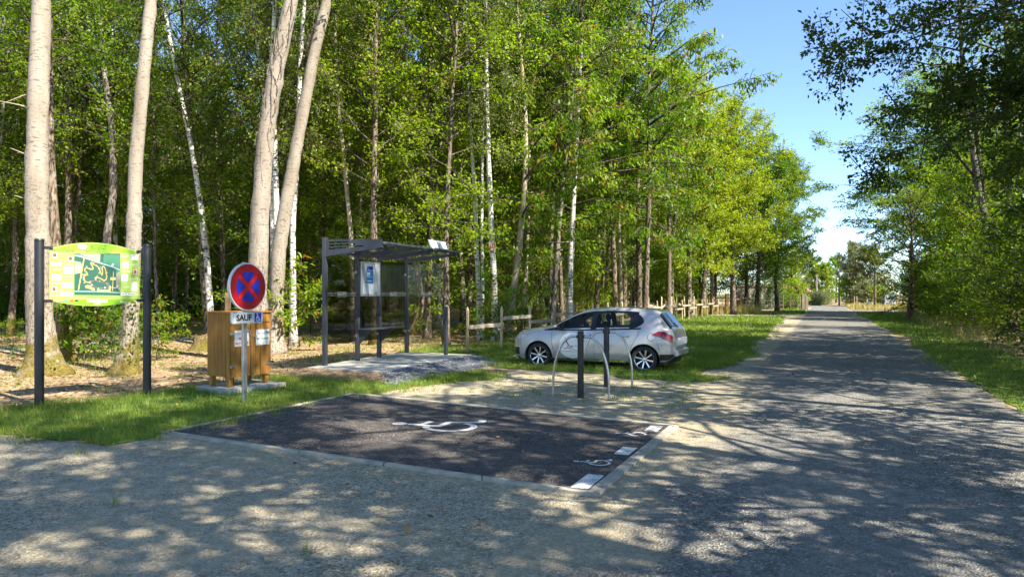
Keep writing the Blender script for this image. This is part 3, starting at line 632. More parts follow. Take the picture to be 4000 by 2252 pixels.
featured('birch_tree', 'thicker stem of the white birch pair right of the shelter', 'tree', [(1207, 858), (1204, 740), (1199, 620), (1194, 480), (1182, 300), (1176, 120)], 24.5, .19, 15, 'bark_birch', 'leaf_birch', 15, z0=6, **{k: v for k, v in BI.items() if k != 'z0'})
featured('birch_tree', 'thinner stem of the white birch pair right of the shelter', 'tree', [(1211, 852), (1215, 700), (1212, 580), (1213, 400), (1219, 200), (1216, 0)], 25.3, .15, 15, 'bark_birch', 'leaf_birch', 16, z0=6, **{k: v for k, v in BI.items() if k != 'z0'})
T11 = featured('birch_tree', 'reddish grey birch that carries the red notice', 'tree', [(1244, 850), (1244, 720), (1237, 600), (1229, 400), (1224, 200), (1222, 0)], 24., .245, 16, 'bark_birch', 'leaf_birch', 17, z0=7, **{k: v for k, v in BI.items() if k != 'z0'})
CH = dict(R=3., nb=40, prof='oval', leaf=.22, wr=.36, per=15, tw=4.6, sides=10, hang=.35, hexa=True, twl=.8, elev=(0, 45))
featured('chestnut_tree', 'pale tan trunk with long leaved sprays, first behind the near fence', 'tree', [(1277, 842), (1290, 740), (1304, 640), (1318, 500), (1324, 330), (1312, 160), (1298, 0)], 26., .29, 15, 'bark_tan', 'leaf_chestnut', 18, z0=3.4, flare=1.3, **CH)
featured('chestnut_tree', 'thin tan stem leaning right in front of the wood, left of the car', 'tree', [(1306, 815), (1322, 700), (1328, 600), (1331, 400), (1334, 200), (1330, 60)], 29., .2, 14, 'bark_tan', 'leaf_chestnut', 19, z0=5, **CH)
featured('birch_tree', 'grey birch trunk over the bonnet of the car, left of two', 'tree', [(1383, 805), (1386, 640), (1392, 480), (1408, 300), (1428, 150), (1440, 0)], 29.5, .22, 15, 'bark_grey', 'leaf_birch', 20, z0=6, **{k: v for k, v in BI.items() if k != 'z0'})
featured('birch_tree', 'mottled birch trunk leaning right over the car windscreen', 'tree', [(1386, 812), (1398, 700), (1404, 600), (1418, 440), (1440, 260), (1452, 100)], 28.5, .24, 14, 'bark_grey', 'leaf_birch', 21, z0=6, **{k: v for k, v in BI.items() if k != 'z0'})
featured('chestnut_tree', 'tall silvery trunk with long drooping leaf sprays behind the car roof', 'tree', [(1432, 812), (1434, 700), (1440, 560), (1448, 400), (1458, 230), (1466, 0)], 28.5, .27, 17, 'bark_birch', 'leaf_chestnut', 22, z0=3.2, forks=[(8.6, 2.2, -.4, 2.2, .06), (10.5, 2.4, -.3, 2.4, .05)], **{**CH, 'R': 4.4, 'nb': 50, 'tw': 4.4})
featured('oak_tree', 'straight trunk with an orange mossy foot above the car roof', 'tree', [(1550, 800), (1547, 720), (1542, 600), (1537, 400), (1534, 200), (1532, 60)], 34., .28, 16, 'bark_brown', 'leaf_mid', 23, z0=4.5, R=2.8, nb=44, leaf=.12, wr=.6, per=22, tw=6., sides=10, twl=.9, flat=.7, elev=(10, 60), rbmax=.03, flare=1.6)
featured('hornbeam_tree', 'thin reddish trunk close right of the orange mossy trunk', 'tree', [(1563, 800), (1561, 700), (1558, 600), (1556, 420), (1552, 300)], 35.5, .22, 14, 'bark_tan', 'leaf_mid', 24, z0=5, R=2.5, nb=38, leaf=.12, wr=.6, per=22, tw=6., sides=9, twl=.9, flat=.7, elev=(10, 60), rbmax=.03)
featured('oak_tree', 'dark ivy clad trunk standing right of the car boot behind the fence', 'tree', [(1607, 802), (1608, 700), (1606, 560), (1603, 400), (1600, 250)], 37, .36, 15, 'bark_dark', 'leaf_oak', 25, z0=4, R=3., nb=46, leaf=.13, wr=.6, per=22, tw=6., sides=9, twl=.9, flat=.7, elev=(10, 60), rbmax=.03, flare=1.7)
featured('oak_tree', 'twin dark trunk at the wood edge behind the pale fence', 'tree', [(1681, 796), (1683, 700), (1684, 600), (1681, 400), (1684, 300)], 44, .36, 15, 'bark_dark', 'leaf_oak', 26, z0=3.5, R=3.2, nb=46, leaf=.13, wr=.6, per=22, tw=6., sides=9, twl=.9, flat=.7, elev=(10, 60), rbmax=.03, forks=[(3., .6, .2, 6, .12)])
T21 = featured('oak_tree', 'yellow green oak with a small red plate nailed to its trunk', 'tree', [(1768, 786), (1771, 720), (1776, 660), (1772, 560), (1768, 400), (1764, 250)], 53, .45, 16.2, 'bark_brown', 'leaf_bright', 27, z0=3.6, R=4.4, nb=60, leaf=.16, wr=.62, per=26, tw=5., sides=9, twl=1.)
featured('hornbeam_tree', 'red brown trunk beside the oak with the red plate', 'tree', [(1793, 788), (1791, 700), (1788, 600), (1786, 480)], 55, .4, 14, 'bark_brown', 'leaf_mid', 28, z0=4, R=3.4, nb=46, leaf=.15, wr=.6, per=26, tw=5., sides=8, twl=1.)
featured('chestnut_tree', 'tallest chestnut, its long drooping sprays reaching out against the sky', 'tree', [(1622, 800), (1628, 640), (1634, 450), (1630, 250), (1640, 60)], 33.5, .30, 18.5, 'bark_dark', 'leaf_chestnut', 29, z0=4.5, forks=[(9.5, 2.8, -.4, 2.4, .06), (11.5, 2.6, -.3, 2.4, .05)], **{**CH, 'R': 4.9, 'nb': 64, 'tw': 4.6, 'per': 16})
featured('oak_tree', 'tall loose oak between the tallest chestnut and the silvery trunk', 'tree', [(1500, 800), (1506, 600), (1512, 400), (1508, 200)], 36, .28, 18.5, 'bark_dark', 'leaf_mid', 30, z0=5, R=3.4, nb=54, leaf=.13, wr=.62, per=22, tw=6., sides=9, twl=.9, flat=.9, elev=(10, 60), rbmax=.03)
# --- the rounded end of the wood against the sky
EO = dict(prof='round', leaf=.14, wr=.66, per=48, sides=9, twl=1.2, elev=(10, 65), flat=.85)
def edge_oak(label, px, Y, H, R, z0, lm, seed, nb=60, tw=4.6):
    g_ = R_(seed); x = (px - CX) * Y / FPX
    tree('oak_tree', label, 'tree', (x, Y, 0), tree_meshes('edge%d' % seed, wavy_path(H, g_, (0, 0), .5), .22, M['bark_dark'], M[lm], g_, z0=z0, R=R, nb=nb, tw=tw, **EO), g_.uniform(0, 6), 'oaks at the end of the wood')
edge_oak('tallest yellow green oak crown against the sky at the end of the wood', 1735, 47, 15.2, 3.6, 3.2, 'leaf_bright', 50)
edge_oak('rounded yellowish oak crown sloping down from the tallest one', 1845, 55, 15.2, 4.4, 3.4, 'leaf_bright', 51)
edge_oak('mid green oak at the shoulder of the wood above the ivy wall', 1905, 62, 14.0, 4.2, 3.4, 'leaf_mid', 52)
edge_oak('last oak of the wood, its crown reaching out over the road edge', 1955, 66, 12.6, 4.2, 4.2, 'leaf_oak', 53, 70, 5.2)
edge_oak('dark inner oak showing behind the last oaks of the wood', 1875, 70, 12, 4.5, 2.4, 'leaf_dark', 54)
edge_oak('bright oak rising just behind the straight fence', 1690, 50, 13.5, 3.6, 3., 'leaf_mid', 55)
edge_oak('pale green oak over the far corner of the fence', 1800, 66, 15.5, 4.2, 3., 'leaf_birch', 56)
# --- the wood behind: many single trees
rng = R_(77)
taken = [np.array(o.location[:2]) for o in COL.objects if o.type == 'EMPTY' and o.parent is None]
def px_of(x, y): return CX + FPX * x / y
def zone_label(x, y):
    p = px_of(x, y)
    return 'behind the green board' if p < 470 else 'behind the timber cabinet' if p < 800 else 'behind the bus shelter' if p < 1170 else 'behind the fence and the car' if p < 1640 else 'at the far end of the wood'
DESC = ['slim dark forest tree', 'dark oak with heavy crown', 'straight grey stemmed tree', 'low branched dark tree', 'brown mossy forest oak', 'white stemmed forest birch']
first = {}
cnt = 0
for it in range(9000):
    if cnt >= 272: break
    s_ = rng.uniform(-2, 78); d_ = rng.uniform(0, 1) ** 1.5 * 46; o_ = -10.4 - d_
    x, y = W(s_, o_)
    if y < 15 or y > 88: continue
    p = px_of(x, y)
    if p < -260 or p > 1790: continue
    if y < 22 and (p > -40): continue
    if x > -19 and y < 24 and p < 760: continue
    # the path through the wood stays open
    dmin = 1.55 + .02 * y
    if any((q[0] - x) ** 2 + (q[1] - y) ** 2 < dmin ** 2 for q in taken[-400:]): continue
    if abs((x + 9.6) * .88 - (y - 31) * .48) < 1.3 and y < 50: continue
    k = int(rng.choice(6, p=[.24, .21, .28, .08, .13, .06])); lab = DESC[k] + ' ' + zone_label(x, y); sc = rng.uniform(.8, 1.2); rz = rng.uniform(0, 6.28)
    grp = 'trees of the wood'
    if k in first: r = dup(first[k], (x, y, 0), rz, lab, grp, (sc, sc, sc * rng.uniform(.92, 1.1)))
    else: r = first[k] = tree('forest_tree', lab, 'tree', (x, y, 0), kinds[k], rz, grp, sc)
    taken.append(np.array([x, y])); cnt += 1
print('wood trees', cnt)
# --- saplings and shrubs under them
SDESC = ['leafy hornbeam sapling', 'young chestnut sapling', 'tall thin sapling']
firsts = {}
def put_sap(k, x, y, lab, grp='saplings of the wood', sc=1., name='sapling'):
    if k in firsts: return dup(firsts[k], (x, y, 0), rng.uniform(0, 6.28), lab, grp, sc)
    firsts[k] = tree(name, lab, 'sapling' if name == 'sapling' else 'shrub', (x, y, 0), (sap + shr)[k], rng.uniform(0, 6.28), grp, sc); return firsts[k]
cnt = 0
for it in range(3000):
    if cnt >= 85: break
    s_ = rng.uniform(2, 76); o_ = -10.6 - rng.uniform(0, 1) ** 1.4 * 34; x, y = W(s_, o_)
    if y < 23: continue
    p = px_of(x, y)
    if p < -100 or p > 1800: continue
    if abs((x + 9.6) * .88 - (y - 31) * .48) < 1.4 and y < 50: continue
    if any((q[0] - x) ** 2 + (q[1] - y) ** 2 < .9 ** 2 for q in taken): continue
    k = int(rng.choice(3)); put_sap(k, x, y, SDESC[k] + ' ' + zone_label(x, y), sc=rng.uniform(.75, 1.25)); taken.append(np.array([x, y])); cnt += 1
def shrub(k, px, py, lab, sc=1., name='shrub', grp='undergrowth shrubs'):
    x, y = G(px, py); return put_sap(3 + k, x, y, lab, grp, sc, 'shrub')
shrub(1, 215, 905, 'big leaved chestnut shoots under the left half of the green board', 1.0)
shrub(1, 285, 900, 'big leaved chestnut shoots under the middle of the green board', .85)
shrub(0, 250, 880, 'small leaved bush low behind the green board', .9)
shrub(1, 395, 905, 'chestnut shoot peeping out beside the right post of the board', .55)
shrub(1, 725, 885, 'chestnut shoot right of the timber cabinet', .95)
shrub(0, 995, 862, 'pale round bush behind the bench of the shelter', .48)
shrub(1, 1258, 862, 'dense chestnut coppice around the stump by the fence', .85)
shrub(0, 1236, 852, 'leafy bush at the foot of the white birch pair', .8)
shrub(1, 1345, 838, 'chestnut shoots behind the fence left of the car bonnet', .55)
shrub(0, 1310, 842, 'low bright weeds in front of the old stump by the car', .35)
shrub(0, 1490, 812, 'bright yellow green bush above the car roof', 1.35)
shrub(0, 460, 850, 'patch of low green plants left of the timber cabinet', .45)
shrub(0, 30, 880, 'low plants at the edge of the woodland path', .4)
# a mass of leaves closing the view deep in the wood
def leaf_mass(name, boxes, per, leaf, mat, label, cat, seed, kind='stuff', wr=.6):
    g_ = R_(seed); PP = []
    for c, r, n in boxes:
        q = g_.normal(0, 1, (n, 3)); q = q / np.linalg.norm(q, axis=1)[:, None] * (g_.uniform(.45, 1.03, (n, 1)) ** .6) * np.array(r); PP.append(q + np.array(c))
    C = np.concatenate(PP); n = len(C) * per; idx = np.repeat(np.arange(len(C)), per); P = C[idx] + g_.normal(0, leaf * 1.6, (n, 3)); P[:, 2] = np.maximum(P[:, 2], .02)
    A = nrm(g_.normal(0, 1, (n, 3)) * [1, 1, .6]); Nn = np.array([[0, 0, 1.]]) + g_.normal(0, .5, (n, 3)); Nn = nrm(Nn - A * (Nn * A).sum(1, keepdims=True))
    V, k = leaf_cards(P, A, Nn, leaf * g_.uniform(.6, 1.2, n), wr); tint = np.clip(g_.normal(.42, .2, n) + g_.normal(0, .12, len(C))[idx], 0, 1)
    me = np_mesh(name, V, np.arange(len(V)), np.arange(n) * k, mat, np.repeat(tint, k))
    o = link(name, me)
    return tag(o, label, cat, kind=kind) if label else o
bx = []
for k in range(230):
    s_ = rng.uniform(-30, 125); o_ = -50 - rng.uniform(0, 16); x, y = W(s_, o_); h = rng.uniform(3, 11); bx.append(((x, y, h * .52), (4.5, 4.5, h * .5), 230))
for k in range(120):
    s_ = rng.uniform(-10, 84); o_ = rng.uniform(-50, -37); x, y = W(s_, o_); h = rng.uniform(1.2, 4.5); bx.append(((x, y, h * .5), (2.4, 2.4, h * .5), 90))
for k in range(75):
    s_ = rng.uniform(76, 100); o_ = rng.uniform(-60, -14); x, y = W(s_, o_); h = rng.uniform(3, 11); bx.append(((x, y, h * .55), (4, 4, h * .5), 210))
leaf_mass('far_wood', bx, 8, .3, M['leaf_oak'], 'deep green mass of leaves far inside the wood', 'woodland', 5)
for k in range(26):
    s_ = rng.uniform(54, 76); o_ = rng.uniform(-17, -9.3); x, y = W(s_, o_); put_sap(int(rng.choice([0, 2])), x, y, 'leafy sapling closing the far end of the wood', sc=rng.uniform(.7, 1.2))
# ivy on some trunks (parts of their trees)
def ivy(t, z0, z1, r, side, n, seed):
    g_ = R_(seed); me = [c for c in t.children if c.name.startswith('trunk')][0].data; v = np.zeros(len(me.vertices) * 3, np.float32); me.vertices.foreach_get('co', v); v = v.reshape(-1, 3)[:26 * 16]
    z = g_.uniform(z0, z1, n); ring = np.array([v[np.abs(v[:, 2] - q).argsort()[:8]].mean(0) for q in z]); a = side + g_.normal(0, .7, n)
    P = np.stack([ring[:, 0] + np.cos(a) * (r + .02), ring[:, 1] + np.sin(a) * (r + .02), z], 1) + g_.normal(0, .03, (n, 3)); out = np.stack([np.cos(a), np.sin(a), 0 * a], 1)
    Nn = nrm(out + g_.normal(0, .35, (n, 3))); A = np.array([[0, 0, -1.]]) + g_.normal(0, .6, (n, 3)); A = nrm(A - Nn * (Nn * A).sum(1, keepdims=True))
    V, k = leaf_cards(P, A, Nn, .055 * g_.uniform(.6, 1.3, n), .9); link('ivy', np_mesh('ivy', V, np.arange(len(V)), np.arange(n) * k, M['leaf_ivy'], np.repeat(g_.uniform(.2, 1, n), k)), t)
ivy(T3, .15, 2.2, .18, -1.9, 420, 3); ivy(T1, .0, .6, .3, -2.4, 120, 4)
# bare creeper stems round the broad trunk
mb = MB(); g_ = R_(9); me = [c for c in T4.children if c.name.startswith('trunk')][0].data; v = np.array([q.co[:] for q in me.vertices][:70 * 20])
for k in range(9):
    z0 = g_.uniform(3.2, 5.6); z1 = g_.uniform(6.8, 9.5); a0 = g_.uniform(-2.6, -.4); pts = []
    for t in np.linspace(0, 1, 12):
        z = z0 + (z1 - z0) * t; c = v[np.abs(v[:, 2] - z).argsort()[:14]]; c0 = c.mean(0); r = np.linalg.norm((c - c0)[:, :2], axis=1).mean() + .008; a = a0 + .5 * math.sin(t * 5 + k) + g_.normal(0, .08); pts.append((c0[0] + r * math.cos(a), c0[1] + r * math.sin(a), z))
    mb.tube(pts, list(np.linspace(.006, .013, 12)), 5)
mb.build('creeper', M['bark_grey'], T4, smooth=True)
# dead side branches on the thickest trunk
for z, dx, dz, l in ((5.2, -1, .25, .7), (4.2, -1, .5, .45), (3.35, -1, .4, .35), (5.6, -1, -.4, .6)):
    p = Vector((-.1, 0, z)); d = Vector((dx, -.15, dz)).normalized(); mb = MB(); mb.tube([p, p + d * l * .5 + Vector((0, 0, .03)), p + d * (l + .15)], [.018, .012, .005], 5); mb.build('dead_branch', M['bark_tan'], T1, smooth=True)

# --- the row of trees on the other side of the road: they shade the bay, their crowns hang over the road
RO = dict(prof='flat', leaf=.16, wr=.62, sides=10, twl=1.25, droop=.3, spread=1., flat=.85, elev=(10, 60))
rowk = []
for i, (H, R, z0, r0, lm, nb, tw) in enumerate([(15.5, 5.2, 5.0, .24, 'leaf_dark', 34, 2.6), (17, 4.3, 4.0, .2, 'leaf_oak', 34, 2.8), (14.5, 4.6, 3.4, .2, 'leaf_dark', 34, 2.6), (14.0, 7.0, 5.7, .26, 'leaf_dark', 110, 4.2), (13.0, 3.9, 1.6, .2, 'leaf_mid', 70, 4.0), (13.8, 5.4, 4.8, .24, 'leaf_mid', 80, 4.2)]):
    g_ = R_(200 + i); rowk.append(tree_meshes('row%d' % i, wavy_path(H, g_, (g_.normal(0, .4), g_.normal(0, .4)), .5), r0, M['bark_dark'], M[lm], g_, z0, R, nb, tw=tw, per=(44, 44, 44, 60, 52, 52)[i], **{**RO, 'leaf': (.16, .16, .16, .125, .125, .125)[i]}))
rf = {}
def row_tree(k, s_, o_, lab, sc=1., rz=None, name='roadside_tree', dz=0.):
    x, y = W(s_, o_); rz = rng.uniform(0, 6.28) if rz is None else rz
    if k in rf: return dup(rf[k], (x, y, dz), rz, lab, 'trees along the far side of the road', sc)
    rf[k] = tree(name, lab, 'tree', (x, y, 0), rowk[k], rz, 'trees along the far side of the road', sc); return rf[k]
shade = 'leafy roadside tree beside the camera, seen by the dappled shade it throws'
for k, s_, o_, sc in ((0, -7, 7.0, 1.0), (1, -2.5, 5.6, .95), (0, 2.0, 7.4, 1.0), (2, 5.5, 6.0, 1.0), (1, 9.5, 7.2, 1.0), (0, -5, 12, 1.1), (0, -12, 8, 1.05), (2, -.8, 9.6, 1.1)): row_tree(k, s_, o_, shade, sc)  # all out of view; the last one added for denser shade on the gravel
row_tree(3, 19.5, 7.0, 'big dark oak whose crown hangs over the road at the top corner', 1.0, .4)
row_tree(2, 21.5, 7.6, 'dark leafy tree behind the overhanging oak', 1.05)
row_tree(1, 13, 12.0, 'tall dark tree set back behind the overhanging oak', 1.1)
row_tree(1, 27, 8.2, 'dark tree at the edge of the picture, before the twin birch', .78)
row_tree(2, 33, 11., 'dark tree standing back behind the twin birch', .7)
row_tree(4, 46, 8.8, 'leafy green tree in the hedgerow past the twin birch', .74)
row_tree(4, 52, 9.0, 'green tree in the hedgerow level with the leaning bough', .74)
row_tree(5, 60, 9.6, 'broad green oak in the hedgerow, its bough reaching over the road', (1.55, 1.55, 1.05))
row_tree(4, 43, 14, 'full green tree behind the twin birch', .75)
row_tree(4, 36, 14.5, 'full green tree behind the bushes at the picture edge', .7)
row_tree(4, 66, 9.5, 'rounded green tree last in the hedgerow row', .9)
row_tree(2, 40, 15, 'dark tree at the back of the hedgerow', .75)
row_tree(1, 56, 15, 'tall tree at the back of the hedgerow near the gate', 1.0)
# the twin birch of the hedgerow
q, loc = px_path([(2512, 770), (2488, 600), (2462, 480), (2440, 330), (2424, 220), (2415, 60)], 30.5, 17); g_ = R_(31)
tree('birch_tree', 'twin dark trunked birch leaning left over the hedgerow', 'tree', loc, tree_meshes('twin', q, .19, M['bark_grey'], M['leaf_dark'], g_, z0=7.6, R=3.8, nb=46, leaf=.11, wr=.6, per=16, tw=3.6, sides=12, droop=.2, twl=.6, forks=[(3.0, -.55, .3, 7.5, .13), (6.5, -2.6, -.6, 3.2, .07)]))
q, loc = px_path([(2545, 770), (2546, 600), (2540, 470), (2530, 330), (2540, 200), (2528, 60)], 28.5, 16); g_ = R_(32)
tree('birch_tree', 'dark trunk right of the twin birch, by the picture edge', 'tree', loc, tree_meshes('twinb', q, .17, M['bark_dark'], M['leaf_dark'], g_, z0=7.5, R=3., nb=40, leaf=.11, wr=.6, per=16, tw=3.6, sides=10, droop=.2, twl=.6, forks=[(3.4, .5, .1, 6, .1)]))
# long bough of chestnut leaves above the road
q, loc = np.array([(0, 0, 0), (-.1, .1, 4), (-.3, .3, 8), (-.5, .3, 13)]), (*W(13.5, 6.6), 0); g_ = R_(33)
tree('chestnut_tree', 'chestnut whose bright long leaves hang in at the top of the picture', 'tree', loc, tree_meshes('nearchest', q, .18, M['bark_dark'], M['leaf_chestnut'], g_, z0=5.0, R=4.2, nb=38, leaf=.2, wr=.34, per=8, tw=3.2, hang=.3, hexa=True, sides=10))
# hedgerow bushes under them
hb = []
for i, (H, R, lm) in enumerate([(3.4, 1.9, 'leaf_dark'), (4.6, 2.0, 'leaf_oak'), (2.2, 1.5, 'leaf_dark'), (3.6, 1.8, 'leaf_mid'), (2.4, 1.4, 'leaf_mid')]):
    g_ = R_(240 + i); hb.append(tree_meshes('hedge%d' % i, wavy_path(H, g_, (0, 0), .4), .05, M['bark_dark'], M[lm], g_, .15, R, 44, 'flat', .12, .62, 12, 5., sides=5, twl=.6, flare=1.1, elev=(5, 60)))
hf = {}
HD = ['mid sized dark bush in the hedgerow shade', 'tall dark bush in the hedgerow shade', 'low dark bush at the foot of the hedgerow', 'green sunlit bush in the far hedgerow', 'low green bush in the far hedgerow']  # dark and green leaves paint the hedgerow's shade and sun into its colour
s_ = 14.
i = 0
while s_ < 68:
    for o_ in (rng.uniform(5.6, 6.4) + (.6 if s_ > 45 else 0), rng.uniform(8.2, 9.5)):
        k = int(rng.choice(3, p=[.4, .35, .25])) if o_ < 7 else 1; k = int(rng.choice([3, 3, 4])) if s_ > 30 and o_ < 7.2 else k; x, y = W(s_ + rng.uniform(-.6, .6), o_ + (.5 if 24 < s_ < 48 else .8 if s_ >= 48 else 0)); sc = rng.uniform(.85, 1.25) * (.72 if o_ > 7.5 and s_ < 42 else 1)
        if k in hf: dup(hf[k], (x, y, 0), rng.uniform(0, 6.28), HD[k], 'bushes of the hedgerow', sc)
        else: hf[k] = tree('hedgerow_bush', HD[k], 'bush', (x, y, 0), hb[k], 0, 'bushes of the hedgerow', sc)
    s_ += 2.3
bx = []
for k in range(90):
    s_ = rng.uniform(8, 130); o_ = rng.uniform(18, 28); x, y = W(s_, o_); h = rng.uniform(4, 11); bx.append(((x, y, h * .55), (3.5, 3.5, h * .5), 90))
for k in range(70):
    s_ = rng.uniform(84, 135); o_ = rng.uniform(9, 18) + (s_ - 84) * .12; x, y = W(s_, o_); h = rng.uniform(3, 7); bx.append(((x, y, h * .5), (3, 3, h * .5), 120))
for k in range(46): x, y = rng.uniform(28, 100), rng.uniform(140, 165); h = rng.uniform(4, 8); bx.append(((x, y, h * .45), (5, 3, h * .5), 150))
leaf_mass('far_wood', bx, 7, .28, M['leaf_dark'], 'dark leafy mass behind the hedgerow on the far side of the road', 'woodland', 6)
def bush(name, label, cat, px, Y, H, R, z0, lm, seed, nb=50, leaf=.16, per=13, tw=4.5, prof='round', bark='bark_dark', r0=.12, wr=.6, **kw):
    g_ = R_(seed); x = (px - CX) * Y / FPX
    return tree(name, label, cat, (x, Y, 0), tree_meshes(name + str(seed), wavy_path(H, g_, (0, 0), .3), r0, M[bark], M[lm], g_, z0, R, nb, prof, leaf, wr, per, tw, sides=7, **{'twl': .7, 'elev': (0, 65), **kw}), g_.uniform(0, 6))
bush('hazel_tree', 'sunlit yellow green tree in front of the tall brown pole', 'tree', 2285, 43, 7.2, 2.6, .6, 'leaf_bright', 301, 60, .14)
bush('hazel_tree', 'mid green tree leaning over the right verge', 'tree', 2340, 56, 11.5, 3.8, 2.8, 'leaf_mid', 302, 60, .17)
bush('hazel_tree', 'second sunlit tree of the hedgerow, further right', 'tree', 2440, 38, 8.2, 2.4, 2.6, 'leaf_bright', 303, 50, .14)
# --- beyond the bend
bush('weeping_birch', 'tall weeping birch beyond the bend of the road', 'tree', 2147, 105, 9.0, 2.5, 3.6, 'leaf_olive', 310, 70, .2, 16, 5.5, hang=1.1, prof='oval')
bush('sumac_tree', 'broad tree with orange tinted leaves behind the brown pole', 'tree', 2192, 92, 6.4, 3.2, 2.0, 'leaf_ochre', 311, 70, .22, 13, 5., bark='bark_tan')
bush('plum_tree', 'dark purple leaved tree between the two far poles', 'tree', 2145, 104, 5.2, 1.9, .8, 'leaf_purple', 312, 44, .2)
bush('round_tree', 'bright green round tree behind the clipped hedge', 'tree', 2068, 118, 5.4, 2.9, 1.2, 'leaf_bright', 313, 60, .28)
bush('round_tree', 'dark green tree right of the bright round tree', 'tree', 2103, 122, 7.2, 2.4, .8, 'leaf_mid', 314, 60, .28)
bush('round_tree', 'dark tree far away left of the road end', 'tree', 2035, 135, 8.0, 3.6, 1.4, 'leaf_dark', 315, 60, .32)
bush('garden_shrub', 'feathery green shrub right of the clipped hedge', 'shrub', 2140, 93, 3.0, 1.5, .2, 'leaf_mid', 316, 44, .2)
bush('garden_shrub', 'pale round shrub left of the brown pole', 'shrub', 2173, 88, 2.5, 2.1, .15, 'leaf_olive', 317, 50, .18)
bush('garden_shrub', 'yellow shrub beside the white gate', 'shrub', 2214, 86, 2.1, 1.3, .15, 'leaf_bright', 318, 44, .18)
bush('garden_shrub', 'green bush between the ivy wall and the pale tunnel', 'shrub', 1958, 73, 2.6, 1.3, .2, 'leaf_mid', 323, 44, .15)
bush('garden_shrub', 'low leafy bush behind the old gate post', 'shrub', 2006, 74, 2.4, 1.2, .2, 'leaf_mid', 324, 44, .15)
bush('garden_shrub', 'yellowish tall shrub behind the old gate post', 'shrub', 1985, 78, 4.6, 1.9, .3, 'leaf_bright', 319, 56, .2)
bush('willow_tree', 'loose grey green tree over the ivy wall', 'tree', 1945, 86, 6.8, 3.0, .6, 'leaf_olive', 320, 60, .22)
bush('willow_tree', 'thin pale tree top beyond the yellowish shrub', 'tree', 2000, 100, 7.0, 2.4, .8, 'leaf_olive', 321, 44, .24)
bush('willow_tree', 'dark overhanging tree above the left end of the ivy wall', 'tree', 1895, 74, 6.4, 2.6, 1.0, 'leaf_dark', 322, 56, .18)
hd = leaf_mass('clipped_hedge', [(((px - CX) * 97 / FPX, 97 + j, .85), (1.1, .9, .95), 330) for j, px in enumerate(np.linspace(2050, 2132, 8))], 6, .13, M['leaf_olive'], 'grey green clipped hedge across the end of the road', 'hedge', 8, kind=None)
hd2 = leaf_mass('dark_hedge', [(((px - CX) * 106 / FPX, 106, .9), (1.2, .9, .9), 200) for px in np.linspace(2015, 2048, 4)], 6, .15, M['leaf_dark'], 'dark green hedge below the red roof', 'hedge', 9, kind=None)
# ------------------------------------------------------------------ small materials
M['anthracite'] = plain('anthracite_paint', (.042, .047, .056), .38, var=.08, spec=.5)
M['black_post'] = plain('black_post', (.016, .016, .018), .42, var=.2, scale=9, spec=.5)
M['stripe'] = plain('frosted_stripe', (.42, .43, .43), .6, var=.03)
M['galva'] = plain('galvanised_steel', (.40, .41, .42), .42, .85, var=.2, scale=9)
M['inox'] = plain('brushed_steel', (.56, .54, .50), .3, .95, var=.08, scale=14)
M['alu'] = plain('aluminium', (.62, .63, .65), .35, .6, var=.06)
M['white'] = plain('white_panel', (.78, .78, .76), .5, var=.04)
M['paper'] = plain('paper', (.74, .74, .75), .7, var=.05)
M['poster_grey'] = plain('display_back', (.52, .54, .55), .6, var=.1, scale=9)
def glass(name, tint=(.86, .9, .88), refl=.5):
    m, N, L, b = mk(name); N.remove(b); out = N["Material Output"]
    t = N.new("ShaderNodeBsdfTransparent"); t.inputs[0].default_value = c4(tint); g_ = N.new("ShaderNodeBsdfGlossy"); g_.inputs['Roughness'].default_value = .02
    f = N.new("ShaderNodeFresnel"); f.inputs[0].default_value = 1.5; ms = N.new("ShaderNodeMixShader"); L(mth(N, L, 'MULTIPLY', f.outputs[0], refl), ms.inputs[0])
    L(t.outputs[0], ms.inputs[1]); L(g_.outputs[0], ms.inputs[2]); L(ms.outputs[0], out.inputs[0]); return m
M['glass'] = glass('clear_glass', (.93, .95, .94), .9)
M['polycarb'] = glass('roof_sheet', (.92, .95, .97), .6)
M['car_glass'] = glass('car_glass', (.62, .68, .66), .9)
def flat(name, c, r=.55): return plain(name, c, r, var=.02)
for n_, c in dict(ink=(.02, .02, .022), white_ink=(.8, .8, .78), lime=(.25, .47, .03), lime_pale=(.36, .53, .10), lime_deep=(.20, .45, .012), map_green=(.025, .11, .075), map_light=(.055, .2, .12), map_field=(.30, .31, .24), map_road=(.34, .44, .50), trail=(.72, .38, .10), trail2=(.40, .13, .18), straw=(.80, .55, .16), picto_red=(.68, .07, .02), picto_brown=(.22, .14, .09), blue_ink=(.01, .20, .55), sky_ink=(.12, .48, .75), text_green=(.05, .22, .03), red_ink=(.55, .01, .03), dark_green_ink=(.02, .16, .06), sign_red=(.36, .005, .012), sign_blue=(.012, .028, .40), sign_red_lit=(.62, .01, .015), plate=(.62, .64, .64), notice_red=(.62, .02, .06), brown_red=(.25, .02, .03)).items(): M[n_] = flat(n_, c, .45)
def m_wood(name, lo, hi, axis=2):
    m, N, L, b = mk(name); setp(b, Roughness=.6); b.inputs['Specular IOR Level'].default_value = .3
    sc = [26, 26, 26]; sc[axis] = 1.6
    n = noise(N, L, 1, 5, objvec(N, L, tuple(sc))); k = noise(N, L, 2.2, 3, objvec(N, L))
    c = ramp(N, L, n.outputs[0], [(.3, lo), (.7, hi)]); c = mix(N, L, .6, c, ramp(N, L, k.outputs[0], [(.3, .72), (.7, 1.18)]), 'MULTIPLY')
    L(c, b.inputs['Base Color']); bump(N, L, b, n.outputs[0], .3, .006); return m
M['cab_wood'] = m_wood('stained_larch', (.30, .125, .022), (.44, .215, .05))
M['cab_dark'] = m_wood('cabinet_shadow_gap', (.06, .03, .012), (.10, .05, .02))
